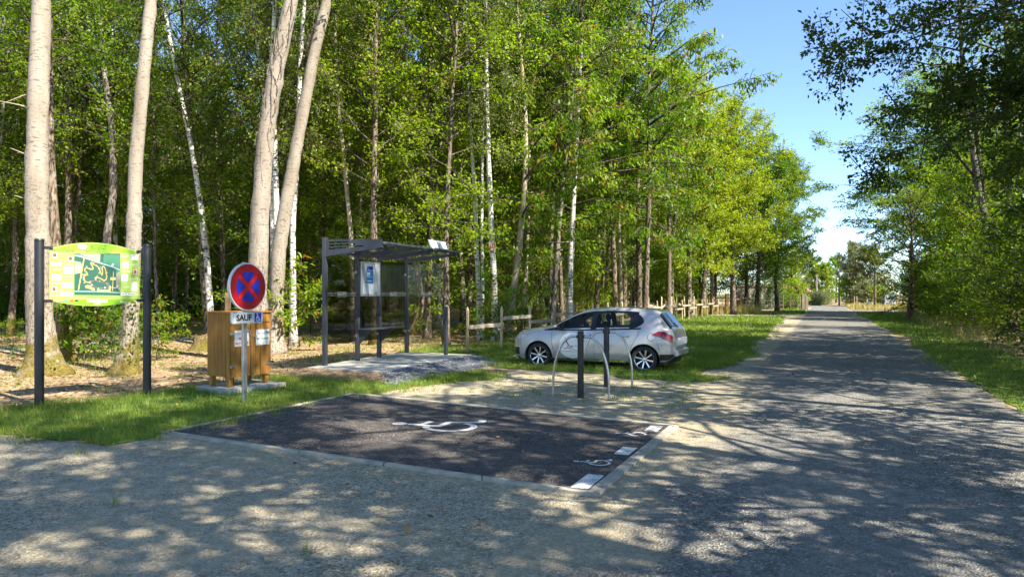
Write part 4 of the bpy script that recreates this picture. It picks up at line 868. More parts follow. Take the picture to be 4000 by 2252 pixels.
M['fence_wood'] = m_wood('split_chestnut', (.38, .28, .17), (.60, .47, .31))
M['rail_wood'] = m_wood('grey_rail', (.30, .25, .19), (.44, .37, .29), 0)
M['new_wood'] = m_wood('new_timber', (.48, .26, .09), (.62, .38, .16))
M['old_wood'] = m_wood('old_post', (.14, .11, .08), (.26, .21, .16))
M['pole_wood'] = m_wood('pole_wood', (.13, .085, .055), (.20, .135, .09))
M['pole_conc'] = plain('pole_concrete', (.38, .35, .29), .9, var=.12)

# ------------------------------------------------------------------ information board
th = math.atan2(.76, .65)
b0 = (-6.73, 10.13, 0)
ib = thing('information_board', 'lime green map board on two black posts in front of the pale trunks', 'sign', b0, th)
LEN = 1.475
for x in (0, LEN):
    p = MB(); p.lathe([(0, -.1), (.061, -.1), (.061, 2.34), (.056, 2.36), (0, 2.362)], 24, lambda r, t, h, x=x: (x + r * math.cos(t), r * math.sin(t), h)); po = p.build('post', M['black_post'], ib, smooth=True)
    c = MB(); c.lathe([(.0635, 2.345), (.0645, 2.362), (.055, 2.378), (0, 2.384)], 24, lambda r, t, h, x=x: (x + r * math.cos(t), r * math.sin(t), h)); c.build('post_cap', M['black_post'], po, smooth=True)
X0, X1, ZB, ZT = .125, LEN - .125, 1.50, 2.245
def board_xy(px, py):                           # from a 1876 px wide enlargement of the board to the panel
    u = (px - 143) / (1678 - 143); yt = 318 + 57 * u; yb = 1190 - 26 * u
    return (X0 + u * (X1 - X0), ZT - (py - yt) / (yb - yt) * (ZT - ZB))
def rectp(x0, y0, x1, y1): return [board_xy(x0, y0), board_xy(x1, y0), board_xy(x1, y1), board_xy(x0, y1)]
W_ = X1 - X0; xm = (X0 + X1) / 2
top = [(X0 + W_ * t, ZT + .118 * (1 - (2 * t - 1) ** 2)) for t in np.linspace(0, 1, 25)]
bot = [(X0 + W_ * t, ZB - .085 * (1 - (2 * t - 1) ** 2)) for t in np.linspace(1, 0, 25)]
p = MB(); p.prism(bot[::-1] + top[::-1], -.008, .008); pan = p.build('panel', M['lime_pale'], ib, bevel=.002)
def pr(name, polys, mat, lay, parent=pan):
    mb = MB()
    for k, q in enumerate(polys): mb.prism(q, -.0085 - .0006 * lay - .00012 * (k % 4), -.0082 - .0006 * (lay - 1))
    return mb.build(name, mat, parent)
zt2 = ZT - .012; zb2 = ZB + .012
pr('header_band', [[(X0 + .006, zt2)] + [(X1 - .006, zt2)] + [(a * .985 + xm * .015, b - .008) for a, b in top[::-1][1:-1]]], M['lime'], 1)
pr('footer_band', [[(X1 - .006, zb2), (X0 + .006, zb2)] + [(a * .985 + xm * .015, b + .008) for a, b in bot[::-1][1:-1]]], M['lime_deep'], 1)
pr('logo', [[(board_xy(678, 277)[0] + .06 * math.cos(t), board_xy(678, 277)[1] + .038 * math.sin(t)) for t in np.linspace(0, 6.28, 28)[:-1]]], M['white_ink'], 2)
pr('logo_drawing', [thick([board_xy(*q) for q in s_], .004) for s_ in ([(632, 300), (634, 268), (648, 250), (668, 262), (660, 285), (690, 302), (716, 285)], [(668, 278), (690, 272), (712, 280)], [(676, 290), (680, 268)])], M['picto_brown'], 3)
mp = pr('map', [rectp(541, 394, 1336, 1092)], M['map_green'], 2, ib)
def prs(name, polys, mat, lay, parent): return [pr(name, [x], mat, lay + .15 * k, parent) for k, x in enumerate(polys)]
prs('map_field', [[board_xy(*q) for q in s_] for s_ in ([(665, 400), (985, 400), (978, 535), (860, 505), (690, 440)], [(545, 520), (650, 540), (672, 590), (655, 720), (545, 745)], [(1262, 720), (1330, 690), (1328, 1020), (1258, 940)])], M['map_field'], 3, mp)
prs('map_meadow', [[board_xy(*q) for q in s_] for s_ in ([(1045, 402), (1330, 420), (1330, 640), (1180, 590), (1030, 540)], [(1250, 650), (1330, 660), (1330, 690), (1260, 716)], [(545, 396), (650, 398), (640, 440), (545, 460)])], M['map_light'], 3, mp)
prs('map_road', [thick([board_xy(*q) for q in s_], w) for s_, w in (([(548, 425), (700, 462), (900, 530), (1180, 610), (1328, 665)], .018), ([(545, 1030), (900, 1030), (1328, 1045)], .012), ([(656, 398), (664, 448)], .014), ([(1180, 612), (1212, 560)], .03))], M['map_road'], 4, mp)
pr('map_track', [thick([board_xy(*q) for q in s_], w) for s_, w in (([(704, 475), (655, 750), (610, 1008)], .013), ([(655, 750), (740, 755)], .013), ([(1212, 695), (1195, 1015)], .007))] + [rectp(1160, 792, 1250, 836), [board_xy(*q) for q in ((925, 1000), (940, 965), (958, 965), (962, 1000), (1140, 1000), (1140, 930), (1158, 930), (1158, 1022), (930, 1020))]]
   + [[board_xy(*q) for q in ((715, 945), (745, 925), (800, 928), (840, 960), (885, 980), (885, 1005), (850, 1012), (800, 985), (740, 975))]], M['straw'], 4.6, mp)
pr('map_trail', [thick([board_xy(*q) for q in ((820, 862), (770, 880), (720, 862), (700, 800), (705, 770), (765, 750), (740, 700), (716, 690), (712, 655), (745, 635), (800, 650), (850, 662), (858, 635), (820, 570), (822, 545), (845, 548), (860, 580), (910, 592), (950, 625), (965, 660), (985, 720), (1010, 750), (1020, 720), (1012, 640), (1022, 612), (1045, 612), (1075, 670), (1080, 730), (1095, 770), (1080, 830), (1045, 848), (990, 815), (930, 790), (898, 800), (902, 840))], .013)], M['trail'], 5.5, mp)
pr('map_loop', [thick([board_xy(*q) for q in ((902, 842), (960, 870), (1080, 880), (1125, 890), (1130, 925), (1110, 955), (1050, 965), (930, 970), (850, 930), (822, 890), (824, 862), (880, 845), (900, 842))], .006)], M['trail2'], 6.5, mp)
pr('map_arrow', [thick([board_xy(*q) for q in s_], .006) for s_ in ([(830, 648), (805, 650), (806, 672)], [(948, 660), (962, 642), (985, 652)], [(880, 800), (908, 798), (905, 822)], [(680, 828), (698, 840), (716, 826)], [(815, 918), (835, 930), (848, 908)], [(1052, 948), (1072, 966), (1050, 982)], [(700, 462), (605, 434)], [(618, 424), (604, 434), (618, 446)], [(1150, 960), (1200, 960), (1240, 970), (1280, 950), (1282, 925), (1310, 928)], [(600, 655), (660, 640)], [(596, 672), (655, 665)], [(620, 690), (628, 708), (668, 706)])], M['white_ink'], 7.5, mp)
for n_, (x, y) in {'1': (995, 982), '2': (1122, 975), '3': (1096, 906), '4': (968, 853), '5': (926, 770), '6': (1098, 715), '7': (990, 620), '8': (955, 722), '9': (873, 560), '10': (742, 614), '11': (722, 735), '12': (675, 800), '13': (706, 887), '14': (796, 890)}.items():
    q = board_xy(x, y); text(mp, 'number', n_, .026, (q[0], -.0142, q[1]), M['white_ink'])
pics = [(180, 380, 270, 476, 'r'), (434, 434, 522, 530, 'r'), (166, 538, 338, 604, 'b'), (366, 616, 528, 740, 'p'), (174, 740, 335, 852, 'p'), (336, 870, 514, 972, 'e'), (170, 950, 258, 1044, 'r'), (315, 1032, 513, 1117, 'p'),
        (1522, 408, 1666, 506, 'g'), (1350, 526, 1490, 638, 'p'), (1568, 654, 1646, 742, 'r'), (1350, 734, 1474, 856, 'p'), (1538, 866, 1646, 1014, 'n'), (1346, 1040, 1560, 1090, 'e')]
for x0, y0, x1, y1, k in pics:
    w, h = x1 - x0, y1 - y0; Lq = lambda a, b: board_xy(x0 + a * w, y0 + b * h); br = []
    card = pr('pictogram', [rectp(x0, y0, x1, y1)], M['white_ink'], 2, ib)
    pr('frame', [thick([Lq(0, 0), Lq(1, 0), Lq(1, 1), Lq(0, 1), Lq(0, .01)], .0032)], M['picto_brown'], 3, card)
    if k == 'r': pr('red_square', [[Lq(.18, .18), Lq(.82, .18), Lq(.82, .8), Lq(.18, .8)]], M['picto_red'], 3, card); br += [thick([Lq(.5, .06), Lq(.5, .17)], .005), thick([Lq(.5, .82), Lq(.5, .96)], .005)]
    elif k == 'p': br += [thick([Lq(a, b), Lq(a + .02, c)], .006) for a, b, c in ((.14, .12, .8), (.34, .2, .62), (.5, .3, .85), (.66, .12, .7), (.84, .3, .66))]
    elif k == 'b': br += [thick([Lq(.08, .25), Lq(.9, .32)], .006), thick([Lq(.34, .1), Lq(.36, .6)], .005), thick([Lq(.9, .3), Lq(.9, .85)], .01)]
    elif k == 'g': br += [thick([Lq(.15, .9), Lq(.12, .2), Lq(.85, .14), Lq(.86, .66)], .005)]
    elif k == 'n': br += [thick([Lq(.16, .9), Lq(.1, .1), Lq(.94, .28)], .005)] + [thick([Lq(a, .3), Lq(a - .06, .8)], .0025) for a in (.4, .55, .7, .85)] + [thick([Lq(.3, b), Lq(.85, b + .04)], .0025) for b in (.4, .55, .7)]
    elif k == 'e': br += [[Lq(a, .3), Lq(a + .14, .34), Lq(a + .16, .66), Lq(a + .03, .6)] for a in (.08, .33, .6, .82)]
    pr('drawing', br, M['picto_brown'], 4, card)
pr('caption_line', [rectp(*q) for q in ((292, 402, 445, 409), (255, 506, 410, 513), (365, 576, 528, 583), (198, 664, 345, 671), (360, 784, 495, 791), (165, 896, 312, 903), (285, 1000, 340, 1007), (160, 1100, 295, 1107), (1352, 426, 1500, 433), (1352, 444, 1460, 450), (1515, 570, 1650, 577), (1525, 586, 1600, 592), (1376, 690, 1545, 697), (1500, 804, 1650, 811), (1396, 946, 1490, 953), (1590, 1052, 1620, 1058), (1590, 1074, 1655, 1080), (1325, 1176, 1388, 1181), (1325, 1190, 1450, 1196), (1325, 1206, 1475, 1211), (220, 1180, 372, 1188))], M['white_ink'], 2)
pr('caption_print', [rectp(*q) for q in ((620, 1108, 1225, 1114), (728, 1126, 1122, 1132), (655, 1178, 740, 1184), (655, 1232, 742, 1238), (1290, 1190, 1318, 1195))], M['text_green'], 2)
ov = lambda cx, cy_, a, b: [(board_xy(cx, cy_)[0] + a * math.cos(t), board_xy(cx, cy_)[1] + b * math.sin(t)) for t in np.linspace(0, 6.28, 20)[:-1]]
pr('sponsor_oval', [ov(418, 1184, .026, .014)], M['sky_ink'], 2); pr('sponsor_oval', [ov(500, 1185, .026, .014)], M['picto_red'], 2); pr('sponsor_oval', [ov(580, 1186, .026, .014)], M['ink'], 2)
pr('sponsor_strip', [rectp(756, 1163, 1108, 1210), rectp(875, 1226, 990, 1246)], M['white_ink'], 2); pr('flag_blue', [rectp(760, 1166, 790, 1190), rectp(950, 1229, 985, 1243)], M['blue_ink'], 3); pr('flag_red', [rectp(820, 1166, 848, 1190)], M['picto_red'], 3)
pr('sponsor_print', [thick([board_xy(*q) for q in s_], .004) for s_ in ([(855, 1200), (870, 1172), (888, 1200), (895, 1180)], [(905, 1176), (980, 1178)], [(905, 1190), (985, 1192)], [(1010, 1195), (1020, 1175), (1040, 1195)], [(1060, 1170), (1062, 1202)], [(1080, 1195), (1096, 1172)], [(776, 1244), (800, 1228), (820, 1242), (856, 1228)], [(1004, 1242), (1020, 1226), (1040, 1240), (1092, 1232)])], M['text_green'], 4)
for body, size, x, y, mat, al in (('Commune de', .04, 946, 258, M['text_green'], 'CENTER'), ('Burgnac', .068, 948, 304, M['text_green'], 'CENTER'), ('BOIS DE BOS FOULU', .037, 946, 370, M['text_green'], 'CENTER'), ('Parcours sportif', .044, 362, 350, M['text_green'], 'CENTER')):
    q = board_xy(x, y); text(pan, 'lettering', body, size, (q[0], -.0115, q[1]), mat, align=al, ext=.0008)
for x, s_ in ((0, 1), (LEN, -1)):
    for z in (ZT + .012, ZB - .005):
        k = MB(); k.box(min(x + s_ * .055, x + s_ * .165), max(x + s_ * .055, x + s_ * .165), -.020, -.0135, z - .022, z + .022); k.ell((x + s_ * .15, -.022, z), (.014, .008, .014)); k.build('bracket', M['black_post'], ib, bevel=.003)

# ------------------------------------------------------------------ no stopping sign
sg = thing('road_sign', 'round red and blue no stopping sign on a steel post, with a plate below', 'sign', (-3.93, 10.45, 0), math.atan2(.9, .43))
pm = MB(); pm.box(-.04, .04, -.02, .02, -.1, 2.06); pm.build('post', M['galva'], sg, bevel=.008)
zc = 1.70; R0 = .345
dsc = MB(); dsc.lathe([(0, -.028), (R0 - .012, -.028), (R0, -.036), (R0 + .004, -.03), (R0 + .004, -.072), (R0 - .008, -.074), (0, -.074)], 56, lambda r, t, h: (r * math.cos(t), h, zc + r * math.sin(t)))
face = dsc.build('disc', M['plate'], sg, smooth=True)
rd = MB(); rd.prism(arc(0, zc, R0 - .013, 0, 353.6, 55), -.0765, -.0735); rd.build('red_ring', M['sign_red'], face)
bl = []
for k in range(4):
    a = 90 * k; bl.append([(x, zc + z) for x, z in [(math.cos(math.radians(a)) * .052, math.sin(math.radians(a)) * .052)] + arc(0, 0, .222, a - 33.5, a + 33.5, 14)])
bq = MB()
for q in bl: bq.prism(q, -.0785, -.0755)
bq.build('blue_field', M['sign_blue'], face)
cr = MB(); cr.prism(thick([(-.165, zc - .165), (.165, zc + .165)], .052), -.0782, -.0757); cr.prism(thick([(-.165, zc + .165), (.165, zc - .165)], .052), -.0784, -.0757); cr.build('red_cross', M['sign_red_lit'], face)  # cross in a brighter red than the ring, sunlight painted into it
def rrect(x0, z0, x1, z1, r): return arc(x1 - r, z0 + r, r, -90, 0, 5) + arc(x1 - r, z1 - r, r, 0, 90, 5) + arc(x0 + r, z1 - r, r, 90, 180, 5) + arc(x0 + r, z0 + r, r, 180, 270, 5)
pl = MB(); pl.prism(rrect(-.29, 1.162, .29, 1.338, .022), -.072, -.03); plate = pl.build('plate', M['plate'], sg, bevel=.004)
q = rrect(-.28, 1.171, .28, 1.329, .016); q = thick(q + [q[0]], .004); e = MB(); e.prism(q, -.0735, -.0715); e.build('plate_border', M['anthracite'], plate)
text(plate, 'lettering', 'SAUF', .125, (-.075, -.0732, 1.246), M['ink'], ext=.0012, off=.004)
e = MB(); e.prism(rrect(.125, 1.185, .255, 1.316, .004), -.0745, -.0715); e.build('blue_square', M['sign_blue'], plate)
e = MB()
for k, s_ in enumerate(wheelchair()): e.prism([(.14 + .1 * x, 1.192 + .115 * y) for x, y in s_], -.0756 - .0002 * k, -.074)
e.build('wheelchair_symbol', M['white_ink'], plate)

# ------------------------------------------------------------------ timber waste cabinet on its slab
Fc = math.atan2(.855, .518); co = (-4.55, 11.45, 0)
CW, CD, Z0, Z1 = .83, .56, .25, 1.31
sb = MB(); sb.box(-.13, CW + .17, -.18, CD + .12, -.02, .085); tag(sb.build('concrete_slab', M['concrete'], None, co, Fc, bevel=.008), 'small concrete slab under the timber cabinet', 'slab')
cb = thing('waste_cabinet', 'honey coloured timber cabinet for refuse with two doors and notices', 'cabinet', co, Fc)
mb = MB(); mb.box(.03, CW - .03, .04, CD - .03, Z0 + .02, Z1 - .03); mb.build('carcass', M['cab_dark'], cb)
def planks(name, n, a0, a1, z0, z1, fn, parent):
    mb = MB(); w = (a1 - a0) / n
    for k in range(n):
        u0, u1 = a0 + k * w + .003, a0 + (k + 1) * w - .003; j = .002 * ((k * 7) % 3)
        x0, x1, y0, y1 = fn(u0, u1); mb.box(x0, x1, y0, y1, z0 + j, z1)
    return mb.build(name, M['cab_wood'], parent, bevel=.003)
planks('side_panel', 6, .0, CD, Z0, Z1 - .03, lambda a, b: (0, .022, a, b), cb)
planks('side_panel', 6, .0, CD, Z0, Z1 - .03, lambda a, b: (CW - .022, CW, a, b), cb)
planks('back_panel', 8, .024, CW - .024, Z0, Z1 - .03, lambda a, b: (a, b, CD - .024, CD - .002), cb)
planks('top_rail', 9, .024, CW - .024, Z1 - .19, Z1 - .03, lambda a, b: (a, b, .0, .022), cb)
for i, (a, b) in enumerate(((.024, CW / 2 - .003), (CW / 2 + .003, CW - .024))):
    d = planks('door', 4, a, b, Z0 - .01, Z1 - .197, lambda u, v: (u, v, -.002, .02), cb)
    for z in (.42, Z1 - .36):
        h = MB(); x = a if i == 0 else b; s_ = 1 if i == 0 else -1; h.box(min(x - s_ * .02, x + s_ * .085), max(x - s_ * .02, x + s_ * .085), -.012, -.003, z - .016, z + .016); h.tube([(x, -.014, z - .022), (x, -.014, z + .022)], .009, 8); h.build('hinge', M['galva'], d)
    l = MB(); x = b - .05 if i == 0 else a + .06; z = Z1 - .33 if i == 0 else Z1 - .42; l.box(x - .05, x + .05, -.014, -.003, z - .014, z + .014); l.tube([(x + .012, -.02, z), (x + .012, -.034, z - .01), (x + .012, -.034, z - .06)], .008, 8); l.build('latch', M['galva'], d)
    pa = MB(); x0 = a + .075 if i == 0 else a + .10; pa.box(x0, x0 + .275, -.0052, -.0034, .74, 1.0); pp_ = pa.build('paper_notice', M['paper'], d)
    if i == 0:
        text(pp_, 'lettering', 'DECHETS', .052, (x0 + .137, -.0056, .945), M['ink']); text(pp_, 'lettering', 'NON', .046, (x0 + .137, -.0056, .868), M['red_ink'], off=.002); text(pp_, 'lettering', 'RECYCLABLES', .04, (x0 + .137, -.0056, .79), M['red_ink'], off=.0015)
    else:
        text(pp_, 'lettering', 'DECHETS', .052, (x0 + .137, -.0056, .93), M['ink']); text(pp_, 'lettering', 'RECYCLABLES', .04, (x0 + .137, -.0056, .845), M['dark_green_ink'], off=.0015)
ld = MB()
for k in range(6): ld.box(-.025, CW + .03, -.03 + k * (CD + .05) / 6 + .002, -.03 + (k + 1) * (CD + .05) / 6 - .002, Z1 - .028, Z1)
ld.build('lid', M['cab_wood'], cb, bevel=.003)
for x, y in ((.02, .03), (CW - .10, .03), (.02, CD - .10), (CW - .10, CD - .10), (CW / 2 - .04, CD - .1)):
    l = MB(); l.box(x, x + .075, y, y + .075, .085, Z0 + .03); l.build('leg', M['cab_wood'], cb, bevel=.004)
x, y = G(571, 935)
pb = MB(); pb.box(-.05, .05, -.05, .05, 0, 1.62); tag(pb.build('timber_post', M['new_wood'], None, (-5.15, 12.9, 0), .4, bevel=.006), 'lone orange timber post behind the waste cabinet', 'post')

# ------------------------------------------------------------------ bus shelter
SA = math.atan2(.933, .36); s0 = (-3.85, 14.64, 0); SZ = .12
sl_ = MB()
def slab_pt(px, py): x, y = G(px, py, SZ); v = Matrix.Rotation(-SA, 3, 'Z') @ Vector((x - s0[0], y - s0[1], 0)); return (v.x, v.y)
q = [slab_pt(*p) for p in ((773, 923), (966, 935), (1187, 891), (1012, 884))]
sl_.prism(q, -.02, SZ, lambda a, b, c: (a, b, c)); tag(sl_.build('concrete_slab', M['concrete'], None, s0, SA, bevel=.006), 'pale concrete slab under the bus shelter', 'slab')
bs = thing('bus_shelter', 'dark grey bus shelter with glass walls and slatted side panel', 'bus shelter', (*s0[:2], SZ), SA)
PX = [0, 1.19, 2.09, 3.38]; PW = .085
for i, x in enumerate(PX):
    p = MB(); p.box(x - PW / 2, x + PW / 2, -PW / 2, PW / 2, 0, 2.56 + (.07 if i == 0 else 0) - .05 * (i > 0)); p.build('post', M['anthracite'], bs, bevel=.006)
    # cantilever arm under the roof
    a = MB(); a.add([(x + sx * .025, y, z) for sx in (-1, 1) for y, z in ((-.043, 2.24), (-.043, 2.36), (-1.36, 2.46), (-1.36, 2.40))], [(0, 1, 2, 3), (7, 6, 5, 4), (0, 4, 5, 1), (1, 5, 6, 2), (2, 6, 7, 3), (3, 7, 4, 0)]); a.build('roof_arm', M['anthracite'], bs)
RZ = lambda y: 2.375 + (-y) * .078
for i in range(3):
    x0, x1 = PX[i] + .03, PX[i + 1] + (.02 if i < 2 else .12)
    r = MB(); r.add([(x, y, RZ(y) + dz) for dz in (.005, .017) for x, y in ((x0, .09), (x1, .09), (x1, -1.34), (x0, -1.34))], [(3, 2, 1, 0), (4, 5, 6, 7), (0, 1, 5, 4), (1, 2, 6, 5), (2, 3, 7, 6), (3, 0, 4, 7)]); r.build('roof_sheet', M['polycarb'], bs)
    f = MB(); f.tube([(x0 + .0, -1.345, RZ(-1.345) + .0), (x0 + .06, -1.385, RZ(-1.385)), (x1 - .06, -1.385, RZ(-1.385)), (x1, -1.345, RZ(-1.345))], .04, 10); f.build('roof_edge', M['anthracite'], bs, smooth=True)
    for t in (0, .5, 1):
        x = x0 + (x1 - x0) * t; g_ = MB(); g_.bar((x, .09, RZ(.09) + .035), (x, -1.35, RZ(-1.35) + .03), .03, .022); g_.build('glazing_bar', M['anthracite'], bs)
rb = MB(); rb.box(-.02, PX[3] + .14, .045, .10, 2.31, 2.37); rb.build('back_rail', M['anthracite'], bs)
# slatted side panel at the near end
sp = MB(); xa, xb = -.012, .012
zl = lambda y: 2.33 + (-y) * .075
zu = lambda y: 2.60 + y * .02 - (-y) * .005
fn = lambda a, b, c: (c, a, b)
ys = [-.045, -1.36]
def strip(y0, y1, f0, f1):
    n = 8; lo = [(y0 + (y1 - y0) * k / n, zl(y0 + (y1 - y0) * k / n) + (zu(y0 + (y1 - y0) * k / n) - zl(y0 + (y1 - y0) * k / n)) * f0) for k in range(n + 1)]; hi = [(a, zl(a) + (zu(a) - zl(a)) * f1) for a, _ in lo]
    sp.prism(lo + hi[::-1], xa, xb, fn)
for k in range(4):
    strip(-.045, -.10, 0, 1) if k == 0 else None
    if k < 4: strip(-.10, -.92 + .17 * k, k * .25 + .06, k * .25 + .155)
strip(-.10, -1.36, .94, 1.); strip(-.10, -1.36, 0, .06)
for k in range(3): strip(-.92 + .17 * (2 - k) - .0, -1.36, (2 - k) * .25 + .155, (2 - k) * .25 + .31)
for k in range(4): strip(-.92 + .17 * k, -1.36, k * .25 + .06, k * .25 + .155)
sp.build('slatted_panel', M['anthracite'], bs)
def pane(name, x0, x1, y, z0, z1):
    g_ = MB(); g_.box(x0, x1, y - .004, y + .004, z0, z1); return g_.build(name, M['glass'], bs)
for i in range(3):
    x0, x1 = PX[i] + .05, PX[i + 1] - .05; gp = pane('glass_pane', x0, x1, 0, .42, 2.24); xc = (x0 + x1) / 2
    st = MB()
    for z in (1.435, 1.465, 1.495):
        st.box(x0, xc - .2, -.0058, -.0046, z - .0024, z + .0024); st.box(xc + .2, x1, -.0058, -.0046, z - .0024, z + .0024)
    fr_ = thick([(xc - .165, 1.42), (xc - .165, 1.51), (xc + .165, 1.51), (xc + .165, 1.42), (xc - .165, 1.4205)], .007); st.prism(fr_, -.0058, -.0046); st.build('white_stripes', M['stripe'], gp)
    text(gp, 'lettering', 'PROCITY', .072, (xc, -.0052, 1.463), M['stripe'], off=.002)
    for x in (x0 - .01, x1 + .01):
        for z in (.55, 1.95): c = MB(); c.box(x - .035, x + .035, -.016, .016, z - .03, z + .03); c.build('clamp', M['inox'], gp, bevel=.003)
# side glass at the far end with its short post
X4 = PX[3]; sp_ = Matrix.Rotation(SA, 3, 'Z')
fx, fy = -1.6 - s0[0], 17.2 - s0[1]; vv = Matrix.Rotation(-SA, 3, 'Z') @ Vector((fx, fy, 0)); ex, ey = vv.x, vv.y
p = MB(); p.box(ex - PW / 2, ex + PW / 2, ey - PW / 2, ey + PW / 2, 0, 1.17); p.build('short_post', M['anthracite'], bs, bevel=.012)
d = Vector((ex - X4, ey, 0)); dn = d.normalized(); a_ = Vector((X4, 0, 0)) + dn * .06; b_ = Vector((ex, ey, 0)) - dn * .06; nn = Vector((-dn.y, dn.x, 0)) * .004
g_ = MB(); g_.add([a_ - nn + Vector((0, 0, .3)), b_ - nn + Vector((0, 0, .3)), b_ + nn + Vector((0, 0, .3)), a_ + nn + Vector((0, 0, .3)), a_ - nn + Vector((0, 0, 2.2)), b_ - nn + Vector((0, 0, 2.2)), b_ + nn + Vector((0, 0, 2.2)), a_ + nn + Vector((0, 0, 2.2))], [(0, 1, 2, 3), (7, 6, 5, 4), (0, 4, 5, 1), (1, 5, 6, 2), (2, 6, 7, 3), (3, 7, 4, 0)])
gs = g_.build('glass_pane', M['glass'], bs)
st = MB(); mid = (a_ + b_) / 2; Ls = (b_ - a_).length
Tm = Matrix(((dn.x, -dn.y, 0, a_.x), (dn.y, dn.x, 0, a_.y), (0, 0, 1, 0), (0, 0, 0, 1)))
sgn = -1
for z in (1.435, 1.465, 1.495):
    for u0, u1 in ((0, Ls / 2 - .2), (Ls / 2 + .2, Ls)): st.box(u0, u1, .0046, .0058, z - .0024, z + .0024, Tm)
q = thick([(Ls / 2 - .165, 1.42), (Ls / 2 - .165, 1.51), (Ls / 2 + .165, 1.51), (Ls / 2 + .165, 1.42), (Ls / 2 - .165, 1.4205)], .01); st.prism(q, .0046, .0058, lambda a, b, c: tuple(Tm @ Vector((a, c, b))))
st.build('white_stripes', M['stripe'], gs)
ang = math.atan2(dn.y, dn.x)
text(gs, 'lettering', 'PROCITY', .072, tuple(Tm @ Vector((Ls / 2, -.0052, 1.463))), M['white_ink'], rot=(math.pi / 2, 0, ang), off=.002)
for z in (.55, 1.9): c = MB(); c.box(X4 - .03, X4 + .03, -.09, -.045, z - .03, z + .03); c.build('clamp', M['inox'], gs, bevel=.003)
# notice case, bench, stop name board
nb = MB(); nb.box(1.24, 2.03, -.075, -.02, 1.42, 2.20); cs_ = nb.build('notice_case', M['alu'], bs, bevel=.012)
i_ = MB(); i_.box(1.285, 1.985, -.0775, -.0745, 1.465, 2.155); i_.build('case_back', M['poster_grey'], cs_)
po = MB(); po.add([(1.43, -.079, 1.72), (1.70, -.079, 1.70), (1.715, -.079, 2.10), (1.445, -.079, 2.09)], [(0, 1, 2, 3)]); ps = po.build('poster', M['blue_ink'], cs_)
dk = MB(); dk.add([(1.53, -.0795, 1.98), (1.70, -.0795, 1.98), (1.70, -.0795, 2.09), (1.53, -.0795, 2.09)], [(0, 1, 2, 3)]); dk.build('poster_picture', M['sign_blue'], ps)
text(ps, 'lettering', 'Burgnac', .06, (1.6, -.0798, 2.01), M['white_ink']); text(ps, 'lettering', 'Installez', .045, (1.59, -.0798, 1.86), M['white_ink'])
w = MB(); w.box(1.46, 1.51, -.0797, -.0792, 1.86, 1.96); w.box(1.53, 1.57, -.0797, -.0792, 1.9, 1.96); w.box(1.46, 1.66, -.0797, -.0792, 1.76, 1.775); w.build('poster_print', M['white_ink'], ps)
kk = MB(); kk.box(1.28, 1.72, -.0785, -.0777, 1.475, 1.70); kk.build('paper_notice', M['paper'], cs_)
lk = MB(); lk.tube([(1.82, -.085, 1.49), (1.82, -.075, 1.49)], .014, 10); lk.tube([(2.0, -.085, 1.98), (2.0, -.075, 1.98)], .012, 10); lk.build('lock', M['ink'], cs_)
bn = MB(); bn.box(1.13, 2.60, -.40, -.05, .68, .705); bench = bn.build('bench_seat', M['anthracite'], bs, bevel=.006)
for x in (PX[1], PX[2]):
    k = MB(); k.prism([(-.04, .68), (-.38, .68), (-.04, .34)], x - .012, x + .012, fn); k.build('bench_bracket', M['anthracite'], bs)
nm = MB(); nm.add([(x, y, z) for y, z in ((-1.40, 2.50), (-1.33, 2.70)) for x in (2.02, 2.86)] + [(x, y + .02, z) for y, z in ((-1.40, 2.50), (-1.33, 2.70)) for x in (2.02, 2.86)], [(0, 1, 3, 2), (4, 6, 7, 5), (0, 4, 5, 1), (2, 3, 7, 6), (0, 2, 6, 4), (1, 5, 7, 3)])
nmo = nm.build('name_board', M['white'], bs)
lg = MB(); lg.add([(2.40, -1.392, 2.532), (2.52, -1.392, 2.532), (2.52, -1.346, 2.665), (2.40, -1.346, 2.665)], [(0, 1, 2, 3)]); lg.build('name_board_logo', plain('pale_logo', (.5, .56, .45), .6, var=.3, scale=40), nmo)
# banked earth and dark gravel in front of the slab
def bank(name, p_top, p_bot, mat, label, dens, r, lo, hi):
    a, b = [Vector((*G(*p, SZ), SZ - .012)) for p in p_top]; c, d = [Vector((*G(*p), .004)) for p in p_bot]
    vs = []; n, m_ = 26, 10; g_ = R_(44)
    for i in range(n + 1):
        t = i / n; A_ = a.lerp(b, t); B_ = c.lerp(d, t)
        for j in range(m_ + 1):
            u = j / m_; v = A_.lerp(B_, u + (g_.normal(0, .02) if 0 < j else 0)); v.z = (SZ - .012) * (1 - u ** 1.7) + (g_.normal(0, .008) if 0 < j < m_ else 0) + (-.0 if j < m_ else -.02); vs.append(v)
    fs = [(i * (m_ + 1) + j, i * (m_ + 1) + j + 1, (i + 1) * (m_ + 1) + j + 1, (i + 1) * (m_ + 1) + j) for i in range(n) for j in range(m_)]
    mb = MB(); mb.add(vs, fs); o = mb.build(name, mat, smooth=True); tag(o, label, kind='structure')
    Q = np.array([tuple(Vector(vs[k]) + Vector((g_.uniform(-.08, .08), g_.uniform(-.08, .08), 0))) for k in g_.integers(0, len(vs), dens)]); Q[:, 2] += .004
    return Q
Q = bank('gravel_bank', ((964, 934), (1189, 890)), ((985, 972), (1262, 915)), M['bank'], 'bank of dark gravel in front of the shelter slab', 5200, .02, 0, 0)
stone_obj('bank_stones', np.c_[Q[:, :2], Q[:, 2]], .018, 0, m_stone('stone_blue', (.05, .053, .06), (.29, .30, .325)), 'dark broken stones on the bank by the shelter', 'gravel', .8)
bank('earth_bank', ((772, 922), (966, 934)), ((690, 948), (985, 966)), M['earth'], 'bare earth bank in front of the slab', 10, .02, 0, 0)

